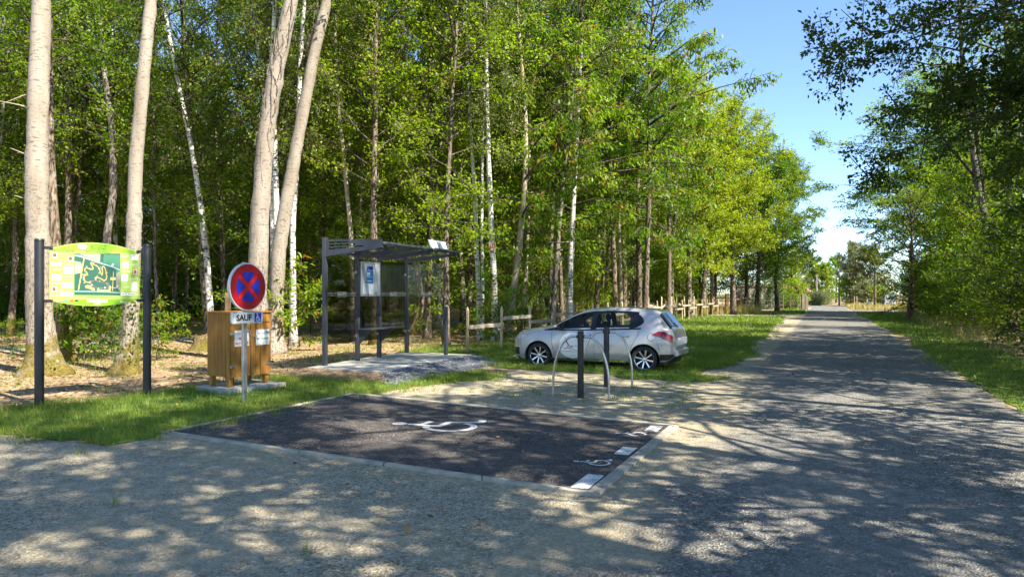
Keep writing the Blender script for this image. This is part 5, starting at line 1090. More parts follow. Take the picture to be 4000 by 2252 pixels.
# ------------------------------------------------------------------ bicycle stands
def rack(x, y, label, hgt):
    t = thing('bicycle_stand', label, 'bicycle stand', (x, y, 0), math.atan2(-UX, UY), 'bicycle stands in front of the car')
    p = MB(); p.lathe([(0, -.05), (.048, -.05), (.048, hgt - .03), (.0475, hgt - .004), (.043, hgt), (0, hgt)], 20); p.build('post', M['black_post'], t, smooth=True)
    for s_ in (-1, 1):
        pts = [(s_ * .046, 0, .945), (s_ * .12, 0, .944), (s_ * .185, 0, .928), (s_ * .24, 0, .885)] + [(s_ * (.24 + .205 * math.sin(math.pi / 2 * k / 8)), 0, .885 - .62 * (1 - math.cos(math.pi / 2 * k / 8)) ** .72) for k in range(1, 9)] + [(s_ * .448, 0, -.05)]
        h = MB(); h.tube(pts, .0185, 12); ho = h.build('hoop', M['inox'], t, smooth=True)
        c = MB(); c.tube([(s_ * .044, 0, .945), (s_ * .062, 0, .945)], .026, 14); c.build('collar', M['ink'], ho)
    return t
rack(1.05, 10.89, 'nearer bicycle stand, black post with two bent steel hoops', 1.03)
rack(1.62, 12.2, 'further bicycle stand, closer to the car', 1.03)

# ------------------------------------------------------------------ post and rail fence
F0 = Vector((-1.2, 19.0)); FD = Vector((.436, .9)).normalized(); g_ = R_(61)
GRP = 'posts of the pale fence'
def fence_post(x, y, i, h=1.26):
    p = MB(); w = .042; lx, ly = g_.normal(0, .02, 2)
    p.add([(sx * w + dx, sy * w * .7 + dy, z) for z, dx, dy in ((-.1, 0, 0), (h - .1, lx, ly)) for sx, sy in ((-1, -1), (1, -1), (1, 1), (-1, 1))] + [(lx - w * .2, ly, h), (lx + w * .25, ly, h - .015)],
          [(3, 2, 1, 0), (0, 1, 5, 4), (1, 2, 6, 5), (2, 3, 7, 6), (3, 0, 4, 7), (4, 5, 9, 8), (6, 7, 8, 9), (5, 6, 9), (7, 4, 8)])
    return p
N_P = 21
fence = thing('post_and_rail_fence', 'pale split chestnut fence running from the shelter towards the wood end', 'fence', (F0.x, F0.y, 0))
for i in range(N_P):
    q = FD * (2.0 * i); px = MB(); mb_ = fence_post(0, 0, i); o = mb_.build('fence_post', M['fence_wood'], fence, (q.x, q.y, 0), math.atan2(FD.y, FD.x) + g_.normal(0, .2), bevel=.006)
for i in range(N_P - 1):
    a, b = FD * (2.0 * i), FD * (2.0 * (i + 1)); off = Vector((FD.y, -FD.x)) * .05 * (1 if i % 2 else -1) * 0 + Vector((FD.y, -FD.x)) * (.05); z = .88 if i % 2 == 1 else .70
    r = MB(); ln = (b - a).length; r.box(-.10, ln + .10, -.016, .016, -.055, .055); o = r.build('rail', M['rail_wood'], fence, (a.x + off.x * (1.2 if i % 2 else .85), a.y + off.y * (1.2 if i % 2 else .85), z), math.atan2(FD.y, FD.x), bevel=.004)
# return of the fence along the far track and the second run behind
E = F0 + FD * 40.4
cf = thing('corner_fence', 'thick new orange timber corner posts with one rail at the fence end', 'fence', (E.x, E.y, 0))
for k, (dx, dy, h) in enumerate(((.9, 2.0, 1.6), (-.2, 3.2, 1.45), (3.0, 5.2, 1.35))):
    p = MB(); p.box(-.11, .11, -.11, .11, -.1, h); p.build('fence_post', M['new_wood'], cf, (dx, dy, 0), .3, bevel=.01)
r = MB(); r.bar((.9, 2.0, 1.25), (3.0, 5.2, 1.1), .05, .12); r.bar((.9, 1.88, 1.3), (-.2, 3.1, 1.2), .05, .12); r.build('rail', M['new_wood'], cf)
rfn = thing('rear_fence', 'second pale fence run standing behind the first at the wood edge', 'fence', (0, 0, 0))
for i in range(7):
    px_ = (1630, 1664, 1676, 1690, 1703, 1722, 1745)[i]; x = (px_ - CX) * (41 + i * 1.6) / FPX; y = 41 + i * 1.6; o = fence_post(0, 0, i, 1.45).build('fence_post', M['fence_wood'], rfn, (x, y, 0), .4, bevel=.006)
    if i: r = MB(); r.bar((x, y, .95 - .2 * (i % 2)), lp, .035, .12); r.build('rail', M['rail_wood'], rfn)
    lp = (x, y, .95 - .2 * (i % 2))

# ------------------------------------------------------------------ wood details: stumps, small posts, red notices
def stump(px, py, r, h, lab, mat):
    x, y = G(px, py); mb = MB(); g2 = R_(int(px)); n = 14
    for ring, (rr, z) in enumerate(((1.7, -.05), (1.25, .08), (1.0, .3 * h / .5), (.92, h))):
        for k in range(n): a = 2 * math.pi * k / n; q = r * rr * (1 + .18 * math.sin(3 * a + px) + g2.normal(0, .05)); mb.v.append((q * math.cos(a), q * math.sin(a), z + (g2.normal(0, .04) if ring == 3 else 0)))
    mb.f += [(i * n + k, i * n + (k + 1) % n, (i + 1) * n + (k + 1) % n, (i + 1) * n + k) for i in range(3) for k in range(n)] + [tuple(range(3 * n, 4 * n))]; mb.m = [0] * len(mb.f)
    tag(mb.build('tree_stump', mat, None, (x, y, 0), smooth=True, angle=50), lab, 'stump', 'stumps at the wood edge')
stump(1236, 850, .2, .42, 'dark rotten stump below the birch with the red notice', M['bark_dark'])
stump(1342, 838, .2, .62, 'hollow mossy stump just left of the car bonnet', M['bark_brown'])
stump(1250, 835, .13, .2, 'low pale stump beside the white birch pair', M['bark_tan'])
stump(512, 880, .25, .38, 'mossy stump left of the timber cabinet', M['bark_brown'])
def notice(px, py, Y, w, h, lab, lines=True):
    x, y, z = A3(px, py, Y); t = thing('notice', lab, 'sign', (x, y - .17, z), .25)
    mb = MB(); mb.box(-w / 2, w / 2, -.006, 0, -h / 2, h / 2); p = mb.build('panel', M['white'], t)
    mb = MB(); mb.box(-w * .42, w * .42, -.009, -.0055, -h * .28, h * .3); mb.build('red_field', M['notice_red'], p)
    if lines:
        mb = MB()
        for k, (a, zz) in enumerate(((.34, .2), (.3, .05), (.2, -.1))): mb.box(-w * a, w * a, -.0105, -.0085, h * zz - h * .028, h * zz + h * .028)
        mb.build('lettering', M['white_ink'], p)
        mb = MB(); mb.box(-w * .4, w * .4, -.008, -.0055, -h * .42, -h * .37); mb.box(-w * .4, w * .4, -.008, -.0055, h * .38, h * .43); mb.build('print', M['notice_red'], p)
notice(1239, 619, 24., .235, .27, 'red and white notice nailed to the birch by the shelter')
notice(1781, 660, 53., .22, .36, 'small pinkish plate nailed to the oak at the wood end', False)
def small_sign(px, py, h, lab):
    x, y = G(px, py); t = thing('wooden_sign', lab, 'sign', (x, y, 0), .4); mb = MB(); mb.box(-.04, .04, -.03, .03, -.05, h); mb.build('post', M['new_wood'], t); mb = MB(); mb.box(-.14, .14, -.05, -.031, h - .14, h + .02); mb.build('board', M['new_wood'], t)
small_sign(1107, 812, 1.1, 'small wooden trail marker seen through the shelter side glass')
small_sign(1125, 800, 1.5, 'wooden trail marker in the wood just right of the shelter')
# kerbstones of bright rock by the path
# ------------------------------------------------------------------ beyond: ivy wall, tunnel, gate, poles, house
def far_pt(px, Y): return ((px - CX) * Y / FPX, Y)
iw = thing('ivy_wall', 'pale sheeted shed wall half covered with ivy behind the long grass', 'shed', (*far_pt(1905, 72), 0), .12)
mb = MB(); mb.box(-2.2, 2.0, 0, 1.6, 0, 2.3); mb.build('wall', plain('pale_sheet', (.33, .31, .24), .8, var=.2, scale=1.2), iw)
mb = MB()
for x in (-2.2, -.9, .4, 1.95): mb.box(x - .06, x + .06, -.05, .0, 0, 2.35)
mb.build('frame_post', M['old_wood'], iw)
mb = MB(); mb.box(-2.3, 2.1, -.1, 1.7, 2.3, 2.38); mb.build('roof', M['old_wood'], iw)
o = leaf_mass('ivy', [((1.5, -.15, 1.2), (.55, .2, 1.25), 260), ((-.1, -.12, 1.3), (.4, .18, 1.0), 150), ((-.4, -.15, .5), (1.7, .25, .55), 260), ((.9, -.1, 2.3), (1.3, .25, .22), 160)], 6, .12, M['leaf_ivy'], None, None, 71); o.parent = iw
pt = thing('poly_tunnel', 'low pale plastic tunnel beside the ivy wall', 'tunnel', (*far_pt(1974, 76), 0), .35)
mb = MB(); n = 12
for k in range(n): a0, a1 = math.pi * k / n, math.pi * (k + 1) / n; mb.add([(1.5 * math.cos(a), y, 1.75 * math.sin(a)) for y, a in ((0, a0), (0, a1), (5, a1), (5, a0))], [(0, 1, 2, 3)])
mb.build('cover', plain('tunnel_film', (.42, .43, .39), .5, var=.1), pt, smooth=True)
of = thing('wire_fence', 'old leaning posts with wire in the long dry grass', 'fence', (0, 0, 0)); g_ = R_(63)
pts = []
for px, Y in ((1858, 68), (1882, 68.5), (1908, 69), (1940, 69.5), (1969, 70), (1988, 71), (2012, 72)):
    x, y = far_pt(px, Y); pts.append((x, y)); mb = MB(); mb.tube([(0, 0, -.1), (g_.normal(0, .03), 0, 1.35 + g_.uniform(-.1, .2))], .05, 7); mb.build('fence_post', M['old_wood'], of, (x, y, 0))
mb = MB()
for z in (.5, .9, 1.2): mb.tube([(x, y - .05, z) for x, y in pts], .006, 4)
mb.build('wire', M['galva'], of)
gp = thing('gate_post', 'weathered pair of broad grey gate posts at the roadside', 'post', (*far_pt(2023, 70), 0))
for dx, w, h in ((-.12, .16, 1.55), (.2, .13, 1.4)): mb = MB(); mb.box(dx - w, dx + w, -.12, .12, -.05, h); mb.build('plank_post', M['old_wood'], gp, bevel=.02)
gt = thing('gate', 'white gate with a black post and small green plate at the hedgerow end', 'gate', (*far_pt(2224, 76), 0))
mb = MB(); mb.box(-.24, .02, -.1, .1, -.05, 2.05); mb.build('gate_post', M['black_post'], gt); mb = MB(); mb.box(.03, 1.25, -.03, .03, .05, 1.55); gl = mb.build('gate_leaf', plain('gate_paint', (.45, .45, .43), .6), gt)
mb = MB(); mb.box(.62, 1.15, -.06, -.034, 1.05, 1.35); mb.build('green_plate', M['dark_green_ink'], gl); mb = MB(); mb.box(-.3, -.12, -.16, -.1, .95, 1.05); mb.build('latch', M['galva'], gt)
lb = thing('mailbox', 'small white letter box on a stake by the bend', 'mailbox', (*far_pt(2127, 94), 0)); mb = MB(); mb.box(-.04, .04, -.04, .04, 0, .8); mb.build('stake', M['old_wood'], lb); mb = MB(); mb.box(-.35, .35, -.2, .2, .8, 1.15); mb.build('box', M['white'], lb, bevel=.03)
wb = thing('meter_box', 'low white box with a short post right of the brown pole', 'box', (*far_pt(2190, 77), 0)); mb = MB(); mb.box(-.25, .25, -.15, .15, 0, .7); mb.build('box', M['white'], wb, bevel=.02); mb = MB(); mb.box(-.42, -.32, -.05, .05, 0, .95); mb.build('stake', M['fence_wood'], wb)
for i, px in enumerate((2149, 2155, 2215 - 19)):
    mb = MB(); mb.tube([(0, 0, -.05), (.02 * i, 0, 1.3)], .055, 7); o = mb.build('stake', M['fence_wood'], None, (*far_pt(px, (86, 86, 74)[i]), 0)); tag(o, ['thin pale stake left of the pale round shrub', 'thin leaning stake in front of the pale round shrub', 'pale stake between the brown pole and the white gate'][i], 'stake', 'stakes beyond the bend')
# house with red roof
hs = thing('house', 'low house with red tiled roof and chimney behind the dark hedge', 'house', (*far_pt(1985, 112), 0), .2)
mb = MB(); mb.box(-3.8, 3.8, 0, 7, 0, 1.9); mb.build('wall', plain('render', (.55, .48, .38), .9), hs)
tile = plain('roof_tile', (.50, .21, .12), .85, var=.25, scale=5)
mb = MB(); mb.add([(-4.2, -.6, 1.75), (4.2, -.6, 1.75), (4.2, 3.5, 3.1), (-4.2, 3.5, 3.1), (-4.2, 7.6, 1.75), (4.2, 7.6, 1.75)], [(0, 1, 2, 3), (3, 2, 5, 4), (0, 3, 4), (1, 5, 2)]); rfo = mb.build('roof', tile, hs)
mb = MB(); mb.box(2.4, 3.1, 2.6, 3.3, 2.6, 3.7); mb.build('chimney', plain('chimney_render', (.6, .5, .4), .9), rfo)
mb = MB(); mb.box(-2.2, -1.2, -.03, .0, .7, 1.6); mb.build('window', M['ink'], hs)
# poles and wires
def pole(px, Y, ztop, r, mat, lab, arm=True, lean=0.):
    x, y = far_pt(px, Y); t = thing('utility_pole', lab, 'utility pole', (x, y, 0), 0, 'utility poles along the road'); mb = MB(); mb.tube([(0, 0, -.1), (lean, 0, ztop)], [r, r * .7], 10); mb.build('shaft', mat, t, smooth=True)
    if arm:
        mb = MB(); mb.box(lean - .55, lean + .55, -.04, .04, ztop - .12, ztop - .04)
        for k in (-.45, 0, .45): mb.tube([(lean + k, 0, ztop - .04), (lean + k, 0, ztop + .12)], .045, 6)
        mb.build('crossarm', M['galva'], t)
    return (x + lean, y, ztop)
P1 = pole(2111, 95, 1.6 + 58 * 95 / FPX, .13, M['pole_conc'], 'pale concrete pole right of the road end')
P2 = pole(2131, 97, 1.6 + 53 * 97 / FPX, .11, M['pole_wood'], 'thin wooden pole just right of the concrete pole', True, .12)
P3 = pole(2201, 73, 1.6 + 70 * 73 / FPX, .14, M['pole_wood'], 'brown wooden pole left of the white gate')
P4 = pole(2054.5, 112, 1.6 + 47 * 112 / FPX, .12, M['pole_conc'], 'pale pole in front of the bright round tree', False)
P5 = pole(2293, 45, 1.6 + 127 * 45 / FPX, .17, M['pole_wood'], 'tall brown pole standing inside the hedgerow trees')
def wire(a, b, sag, lab):
    mb = MB(); a, b = Vector(a), Vector(b)
    for off in (-.35, .35): mb.tube([a.lerp(b, t) + Vector((off, 0, .06 - sag * 4 * t * (1 - t))) for t in np.linspace(0, 1, 14)], .011, 4, False)
    tag(mb.build('overhead_wire', M['ink']), lab, 'wire', 'wires between the poles')
wire(P5, P3, .5, 'sagging wires from the hedgerow pole to the brown pole'); wire(P3, P2, .4, 'sagging wires from the brown pole to the thin wooden pole'); wire(P2, P1, .1, 'short wires between the two far poles'); wire(P1, P4, .4, 'thin wires from the concrete pole over the road end')

# ------------------------------------------------------------------ silver hatchback
def m_carpaint():
    m, N, L, b = mk('silver_paint'); n = noise(N, L, 900, 2, objvec(N, L)); L(ramp(N, L, n.outputs[0], [(.35, (.39, .385, .372)), (.65, (.48, .475, .462))]), b.inputs['Base Color'])
    setp(b, Metallic=.3, Roughness=.32); b.inputs['Coat Weight'].default_value = .8; b.inputs['Coat Roughness'].default_value = .04; return m
M['silver'] = m_carpaint()
M['gloss_black'] = plain('gloss_black', (.008, .008, .009), .12, var=.02)
M['black_plastic'] = plain('black_plastic', (.02, .02, .021), .55, var=.1)
M['rubber'] = plain('rubber', (.016, .016, .017), .75, var=.2, scale=20)
M['alloy'] = plain('alloy', (.72, .73, .74), .25, .9, var=.03)
M['seat'] = plain('seat_cloth', (.03, .032, .036), .9, var=.2)
M['lamp_red'] = plain('lamp_red', (.20, .004, .01), .1, var=.05, spec=.8)
M['lamp_clear'] = plain('lamp_clear', (.45, .46, .47), .08, .3, var=.25, scale=18, spec=.8)
M['chrome'] = plain('chrome', (.8, .8, .8), .1, 1., var=.02)
M['seam'] = plain('door_seam', (.03, .03, .032), .7, var=.02)
cx_ = np.array([-1.915, -1.90, -1.86, -1.78, -1.68, -1.55, -1.40, -1.2, -.9, -.5, -.1, .2, .45, .7, .95, 1.2, 1.5, 1.75, 1.92, 2.02, 2.06])
cZT = np.array([.64, .84, .96, 1.05, 1.17, 1.335, 1.385, 1.41, 1.435, 1.445, 1.432, 1.39, 1.30, 1.175, 1.03, .985, .94, .89, .835, .765, .66])
cZB = np.array([.60, .76, .89, .965, .985, .995, .99, .98, .962, .945, .93, .92, .915, .91, .91, .895, .855, .80, .74, .67, .60])
cY4 = np.array([.50, .57, .61, .61, .585, .55, .545, .555, .57, .585, .59, .605, .635, .67, .71, .72, .70, .64, .56, .47, .38])
cWW = np.array([.52, .60, .68, .755, .81, .845, .865, .872, .872, .87, .87, .87, .865, .862, .86, .858, .84, .795, .70, .58, .46])
cB = np.array([.44, .38, .33, .28, .25, .23, .21, .20, .20, .20, .20, .20, .20, .20, .20, .20, .20, .20, .22, .28, .40])
XS = np.unique(np.concatenate([np.linspace(-1.915, -1.5, 26), np.linspace(-1.5, 1.6, 118), np.linspace(1.6, 2.06, 26)]))
def sm(v):
    y = np.interp(XS, cx_, v); e = np.pad(y, 2, mode='reflect', reflect_type='odd'); return np.convolve(e, np.array([1, 3, 4, 3, 1]) / 12, 'valid')
ZTs, ZBs, Y4s, WWs, Bs = sm(cZT), sm(cZB), sm(cY4), sm(cWW), sm(cB)
ROWS = None; secs = []
def catmull(P, n):
    P = np.array(P); out = []; Q = np.vstack([2 * P[0] - P[1], P, 2 * P[-1] - P[-2]])
    for i in range(1, len(Q) - 2):
        for t in np.linspace(0, 1, n, endpoint=False):
            a, b, c, d = Q[i - 1:i + 3]; out.append(.5 * ((2 * b) + (c - a) * t + (2 * a - 5 * b + 4 * c - d) * t * t + (3 * b - a - 3 * c + d) * t ** 3))
    out.append(P[-1]); return np.array(out)
for zt, zb, y4, w, bo in zip(ZTs, ZBs, Y4s, WWs, Bs):
    z4 = max(zb + .012, zt - .075); y4 = min(y4, w * .97)
    k = zb - bo
    low = catmull([(w * .90, bo), (w * .985, bo + .22 * k), (w, bo + .5 * k), (w * .985, bo + .78 * k), (w * .945, zb)], 5)        # 21 rows
    t = np.linspace(0, 1, 11)[1:, None]; fl = np.array([w * .945, zb]) * (1 - t) + np.array([y4, z4]) * t; fl[:, 0] += .018 * np.sin(np.pi * t[:, 0]) * min(1, (z4 - zb) / .3)
    cap = catmull([(y4, z4), (y4 - .035, z4 + .6 * (zt - z4) * .8), (y4 * .78, z4 + (zt - z4) * .9), (y4 * .4, zt - .004), (0, zt)], 4)[1:]
    secs.append(np.vstack([low, fl, cap]))
secs = np.array(secs); NR = secs.shape[1]; RB, RT = 20, 30
def station(x):
    i = np.clip(np.searchsorted(XS, x) - 1, 0, len(XS) - 2); f = (x - XS[i]) / (XS[i + 1] - XS[i]); return secs[i] * (1 - f) + secs[i + 1] * f
def side_y(x, z): s_ = station(x)[:RT + 1]; return float(np.interp(z, s_[:, 1], s_[:, 0]))
AX, AR, AZ = (-1.27, 1.27), .345, .30
Vt = np.zeros((len(XS), NR, 3)); Vt[:, :, 0] = XS[:, None]; Vt[:, :, 1] = secs[:, :, 0]; Vt[:, :, 2] = secs[:, :, 1]
inside = np.zeros((len(XS), NR), bool); ctr = np.zeros((len(XS), NR))
for ax in AX:
    d = (Vt[:, :, 0] - ax) ** 2 + (Vt[:, :, 2] - AZ) ** 2 < AR ** 2; d[:, RB:] = False; inside |= d; ctr[d] = ax
reg = {'body': [], 'front': [], 'rear': []}; snapped = set()
def xdoor(z): return -.98 - .16 * max(0, min(1, (z - .55) / .3)) + .30 * max(0, (.50 - z) / .3)
for i in range(len(XS) - 1):
    xm = (XS[i] + XS[i + 1]) / 2
    for j in range(NR - 1):
        cs = [(i, j), (i + 1, j), (i + 1, j + 1), (i, j + 1)]; ins = [inside[c] for c in cs]
        if all(ins): continue
        if RB + 1 <= j < RT - 1 and -1.02 < xm < .93 and ZTs[i] - ZBs[i] > .13: continue            # side windows
        if j >= RT + 3 and (.28 < xm < .93): continue                                               # windscreen
        if j >= RT + 3 and -1.80 < xm < -1.55: continue                                             # rear window
        for c in cs:
            if inside[c]: snapped.add(c)
        z = np.mean([Vt[c][2] for c in cs])
        if 1 <= j < RB: r = 'front' if -.12 < xm < .93 and z > .25 else 'rear' if xdoor(z) < xm < -.12 and z > .25 else 'body'
        else: r = 'body'
        reg[r].append(cs)
for c in snapped:
    v = Vt[c]; dx, dz = v[0] - ctr[c], v[2] - AZ; r = math.hypot(dx, dz) or 1e-6; v[0] = ctr[c] + dx / r * AR; v[2] = AZ + dz / r * AR; v[1] = side_y(v[0], max(v[2], station(v[0])[0, 1]))
CAR_F = Vector((-.9, .436, 0)).normalized()
car = thing('parked_car', 'silver five door hatchback with a round white door emblem, parked on the grass', 'car', (1.985, 15.83, -.03), math.atan2(CAR_F.y, CAR_F.x)); car.scale = (.93,) * 3
def from_cells(cells, sides=(1, -1)):
    mb = MB(); idx = {}
    for s_ in sides:
        for cs in cells:
            f = []
            for c in cs:
                k = (s_, *c)
                if k not in idx: idx[k] = len(mb.v); v = Vt[c]; mb.v.append((v[0], s_ * v[1], v[2]))
                f.append(idx[k])
            mb.f.append(tuple(f if s_ > 0 else f[::-1])); mb.m.append(0)
    return mb
bm_ = from_cells(reg['body'])
for e in (0, len(XS) - 1): bm_.add([tuple(Vt[e, j]) for j in range(NR)] + [(Vt[e, j][0], -Vt[e, j][1], Vt[e, j][2]) for j in range(NR)], [(j, j + 1, NR + j + 1, NR + j) for j in range(NR - 1)])
body = bm_.build('body', M['silver'], car, smooth=True, angle=60)
doors = {}
for nm_, k in (('front', 'front'), ('rear', 'rear')):
    for s_ in (1, -1): doors[k, s_] = from_cells(reg[k], (s_,)).build('door', M['silver'], car, smooth=True, angle=180)
# underside, floor and cabin
mb = MB(); mb.box(-1.75, 1.85, -.70, .70, .19, .26); mb.box(-1.0, 1.0, -.80, .80, .20, .30); mb.build('underbody', M['black_plastic'], car)
def patch(xs, fa, fb, off, name, mat, parent, n=10, sides=(1,), lin=None):
    """piece laid on the car's side between two height curves"""
    mb = MB(); m_ = len(xs)
    for s_ in sides:
        vs = []
        for x in xs:
            a, b = fa(x), fb(x)
            for k in range(n + 1): z = a + (b - a) * k / n; vs.append((x, s_ * (side_y(x, z) + off), z))
        mb.add(vs, [(i * (n + 1) + k, (i + 1) * (n + 1) + k, (i + 1) * (n + 1) + k + 1, i * (n + 1) + k + 1) for i in range(m_ - 1) for k in range(n)])
    return mb.build(name, mat, parent, smooth=True)
zbelt = lambda x: float(np.interp(x, XS, ZBs)); z4f = lambda x: max(float(np.interp(x, XS, ZBs)) + .012, float(np.interp(x, XS, ZTs)) - .075)
ztop_w = lambda x: zbelt(x) + (z4f(x) - zbelt(x)) * .9
zlow_w = lambda x: zbelt(x) + (z4f(x) - zbelt(x)) * .07
for s_ in (1, -1):
    for nm_, a, b, par in (('front', -.02, .66, doors['front', s_]), ('front', .70, .90, doors['front', s_]), ('rear', -.93, -.15, doors['rear', s_])):
        patch(np.linspace(a, b, 14), zlow_w, ztop_w, -.010, 'window', M['car_glass'], par, sides=(s_,))
    for a, b, par in ((-.15, -.02, car), (.655, .705, car)): patch(np.linspace(a, b, 5), lambda x: zbelt(x) - .002, lambda x: z4f(x) - .015, .004, 'window_pillar', M['gloss_black'], par, sides=(s_,))
    def q0(x): t = max(0., min(1., (-.93 - x) / .31)); return zlow_w(x) - .02 + .02 * t + .10 * t ** 3
    def q1(x): t = max(0., min(1., (-.93 - x) / .31)); return ztop_w(x) + .02 - .02 * t - .14 * t ** 3
    patch(np.linspace(-1.24, -.93, 14), q0, q1, .006, 'quarter_panel', M['gloss_black'], car, sides=(s_,))
    patch(np.linspace(-1.2, 1.02, 50), lambda x: zbelt(x) - .014, lambda x: zbelt(x) + .016, .006, 'belt_trim', M['gloss_black'], car, 3, sides=(s_,))
    patch(np.linspace(-1.1, .90, 50), lambda x: max(zbelt(x), ztop_w(x) - .012), lambda x: z4f(x) - .004, .005, 'window_trim', M['gloss_black'], car, 2, sides=(s_,))
    patch(np.linspace(.86, 1.12, 10), lambda x: zbelt(x) - .012, lambda x: max(zbelt(x) - .008, min(z4f(x) - .01, zbelt(x) + .12 - (x - .86) * .45)), .006, 'mirror_corner', M['gloss_black'], car, 4, sides=(s_,))
# glass of windscreen and rear window
def cap_patch(x0, x1, name, mat, off, r0=RT + 2):
    mb = MB(); xs = np.linspace(x0, x1, 14); vs = []
    for x in xs:
        c = station(x)[r0:]; row = [(x, y, z + off) for y, z in c] + [(x, -y, z + off) for y, z in c[::-1][1:]]; vs += row
    n = len(row); mb.add(vs, [(i * n + k, (i + 1) * n + k, (i + 1) * n + k + 1, i * n + k + 1) for i in range(13) for k in range(n - 1)]); return mb.build(name, mat, car, smooth=True)
cap_patch(.26, .95, 'windscreen', M['car_glass'], -.006); cap_patch(-1.82, -1.53, 'rear_window', plain('dark_glass', (.012, .014, .016), .05, spec=.8), .012, RT + 1)
cap_patch(-1.56, -1.40, 'roof_spoiler', M['silver'], .012, RT)
mb = MB(); mb.tube([(-1.76, .10, 1.085), (-1.83, .0, .985)], .018, 8); mb.tube([(-1.80, .30, 1.03), (-1.83, -.02, .985)], .012, 6); mb.build('rear_wiper', M['black_plastic'], car)
# cabin
for x, y, w in ((.12, .36, .24), (.12, -.36, .24)):
    mb = MB(); mb.box(x - .02, x + .48, y - w, y + w, .45, .62); mb.add([(x + a, y + b * ww, z) for a, ww, z in ((-.02, w, .55), (-.20, w * .9, 1.08)) for b in (-1, 1)] + [(x + a + .12, y + b * ww, z) for a, ww, z in ((-.02, w, .55), (-.20, w * .9, 1.08)) for b in (-1, 1)], [(0, 1, 3, 2), (4, 6, 7, 5), (0, 4, 5, 1), (2, 3, 7, 6), (0, 2, 6, 4), (1, 5, 7, 3)])
    so_ = mb.build('seat', M['seat'], car, bevel=.04); hb_ = MB(); hb_.ell((x - .19, y, 1.17), (.06, .13, .10)); hb_.build('headrest', M['seat'], so_, smooth=True)
mb = MB(); mb.box(-.95, -.5, -.62, .62, .42, .60); mb.box(-1.08, -.93, -.60, .60, .55, 1.0); mb.ell((-1.06, .35, 1.04), (.05, .13, .08)); mb.ell((-1.06, -.35, 1.04), (.05, .13, .08)); mb.build('rear_bench', M['seat'], car, smooth=True)
mb = MB(); mb.box(.66, 1.0, -.70, .70, .6, .93); mb.build('dashboard', M['black_plastic'], car, bevel=.05)
mb = MB(); q = [(.56 + .05 * math.sin(t), .36 + .17 * math.cos(t), .90 + .17 * math.sin(t)) for t in np.linspace(0, 2 * math.pi, 22)]; mb.tube(q, .014, 6, False); mb.tube([(.56, .36, .9), (.72, .36, .84)], .03, 6); mb.build('steering_wheel', M['black_plastic'], car, smooth=True)
mb = MB(); mb.box(.40, .46, -.08, .08, 1.20, 1.26); mb.build('inside_mirror', M['black_plastic'], car)
# wheels and arches
def wheel(x, s_):
    y0 = s_ * .735; R_t = .305
    w = MB(); w.lathe([(.205, .085), (.235, .098), (.285, .095), (R_t - .004, .07), (R_t, .0), (R_t - .004, -.07), (.285, -.095), (.2, -.098), (.2, -.085)], 40, lambda r, t, h: (x + r * math.cos(t), y0 + s_ * h, .30 + r * math.sin(t))); wt = w.build('wheel', M['rubber'], car, smooth=True)
    r = MB(); r.lathe([(.208, .086), (.216, .090), (.206, .074), (.198, .02), (.195, -.05), (0, -.05)], 40, lambda q, t, h: (x + q * math.cos(t), y0 + s_ * h, .30 + q * math.sin(t))); rm = r.build('rim', M['gloss_black'], wt, smooth=True)
    lp = MB(); lp.lathe([(.207, .084), (.217, .0925), (.2205, .086)], 40, lambda q, t, h: (x + q * math.cos(t), y0 + s_ * h, .30 + q * math.sin(t))); lp.build('rim_edge', M['alloy'], rm, smooth=True)
    for k in range(8):
        a = 2 * math.pi * (k + .25) / 8; sp_ = MB(); c, sn = math.cos(a), math.sin(a)
        q = [(.03, -.013), (.21, -.019), (.213, .019), (.03, .013)]
        P_ = lambda u, v, h: (x + u * c - v * sn, y0 + s_ * h, .30 + u * sn + v * c)
        sp_.add([P_(u, v, .058 if u < .1 else .080) for u, v in q] + [P_(u, v, .03) for u, v in q], [(0, 1, 2, 3), (7, 6, 5, 4), (0, 4, 5, 1), (1, 5, 6, 2), (2, 6, 7, 3), (3, 7, 4, 0)]); sp_.build('spoke', M['alloy'], rm, bevel=.004)
    h = MB(); h.lathe([(.045, .055), (.042, .068), (.03, .074), (0, .076)], 18, lambda q, t, hh: (x + q * math.cos(t), y0 + s_ * hh, .30 + q * math.sin(t))); h.build('hub_cap', M['alloy'], rm, smooth=True)
for x in AX:
    for s_ in (1, -1): wheel(x, s_)
    n = 20
    for s_ in (1, -1):
        mb = MB()
        pr_ = [(x + (AR + .004) * math.cos(a), AZ + (AR + .004) * math.sin(a)) for a in np.linspace(-.35, math.pi + .35, n)]
        mb.add([(a, s_ * .845 if abs(x) < 9 else 0, b) for a, b in pr_] + [(a, s_ * .5, b) for a, b in pr_], [(k, k + 1, n + k + 1, n + k) for k in range(n - 1)]); mb.add([(a, s_ * .52, b) for a, b in pr_], [tuple(range(n))])
        mb.build('wheel_arch', M['black_plastic'], car)
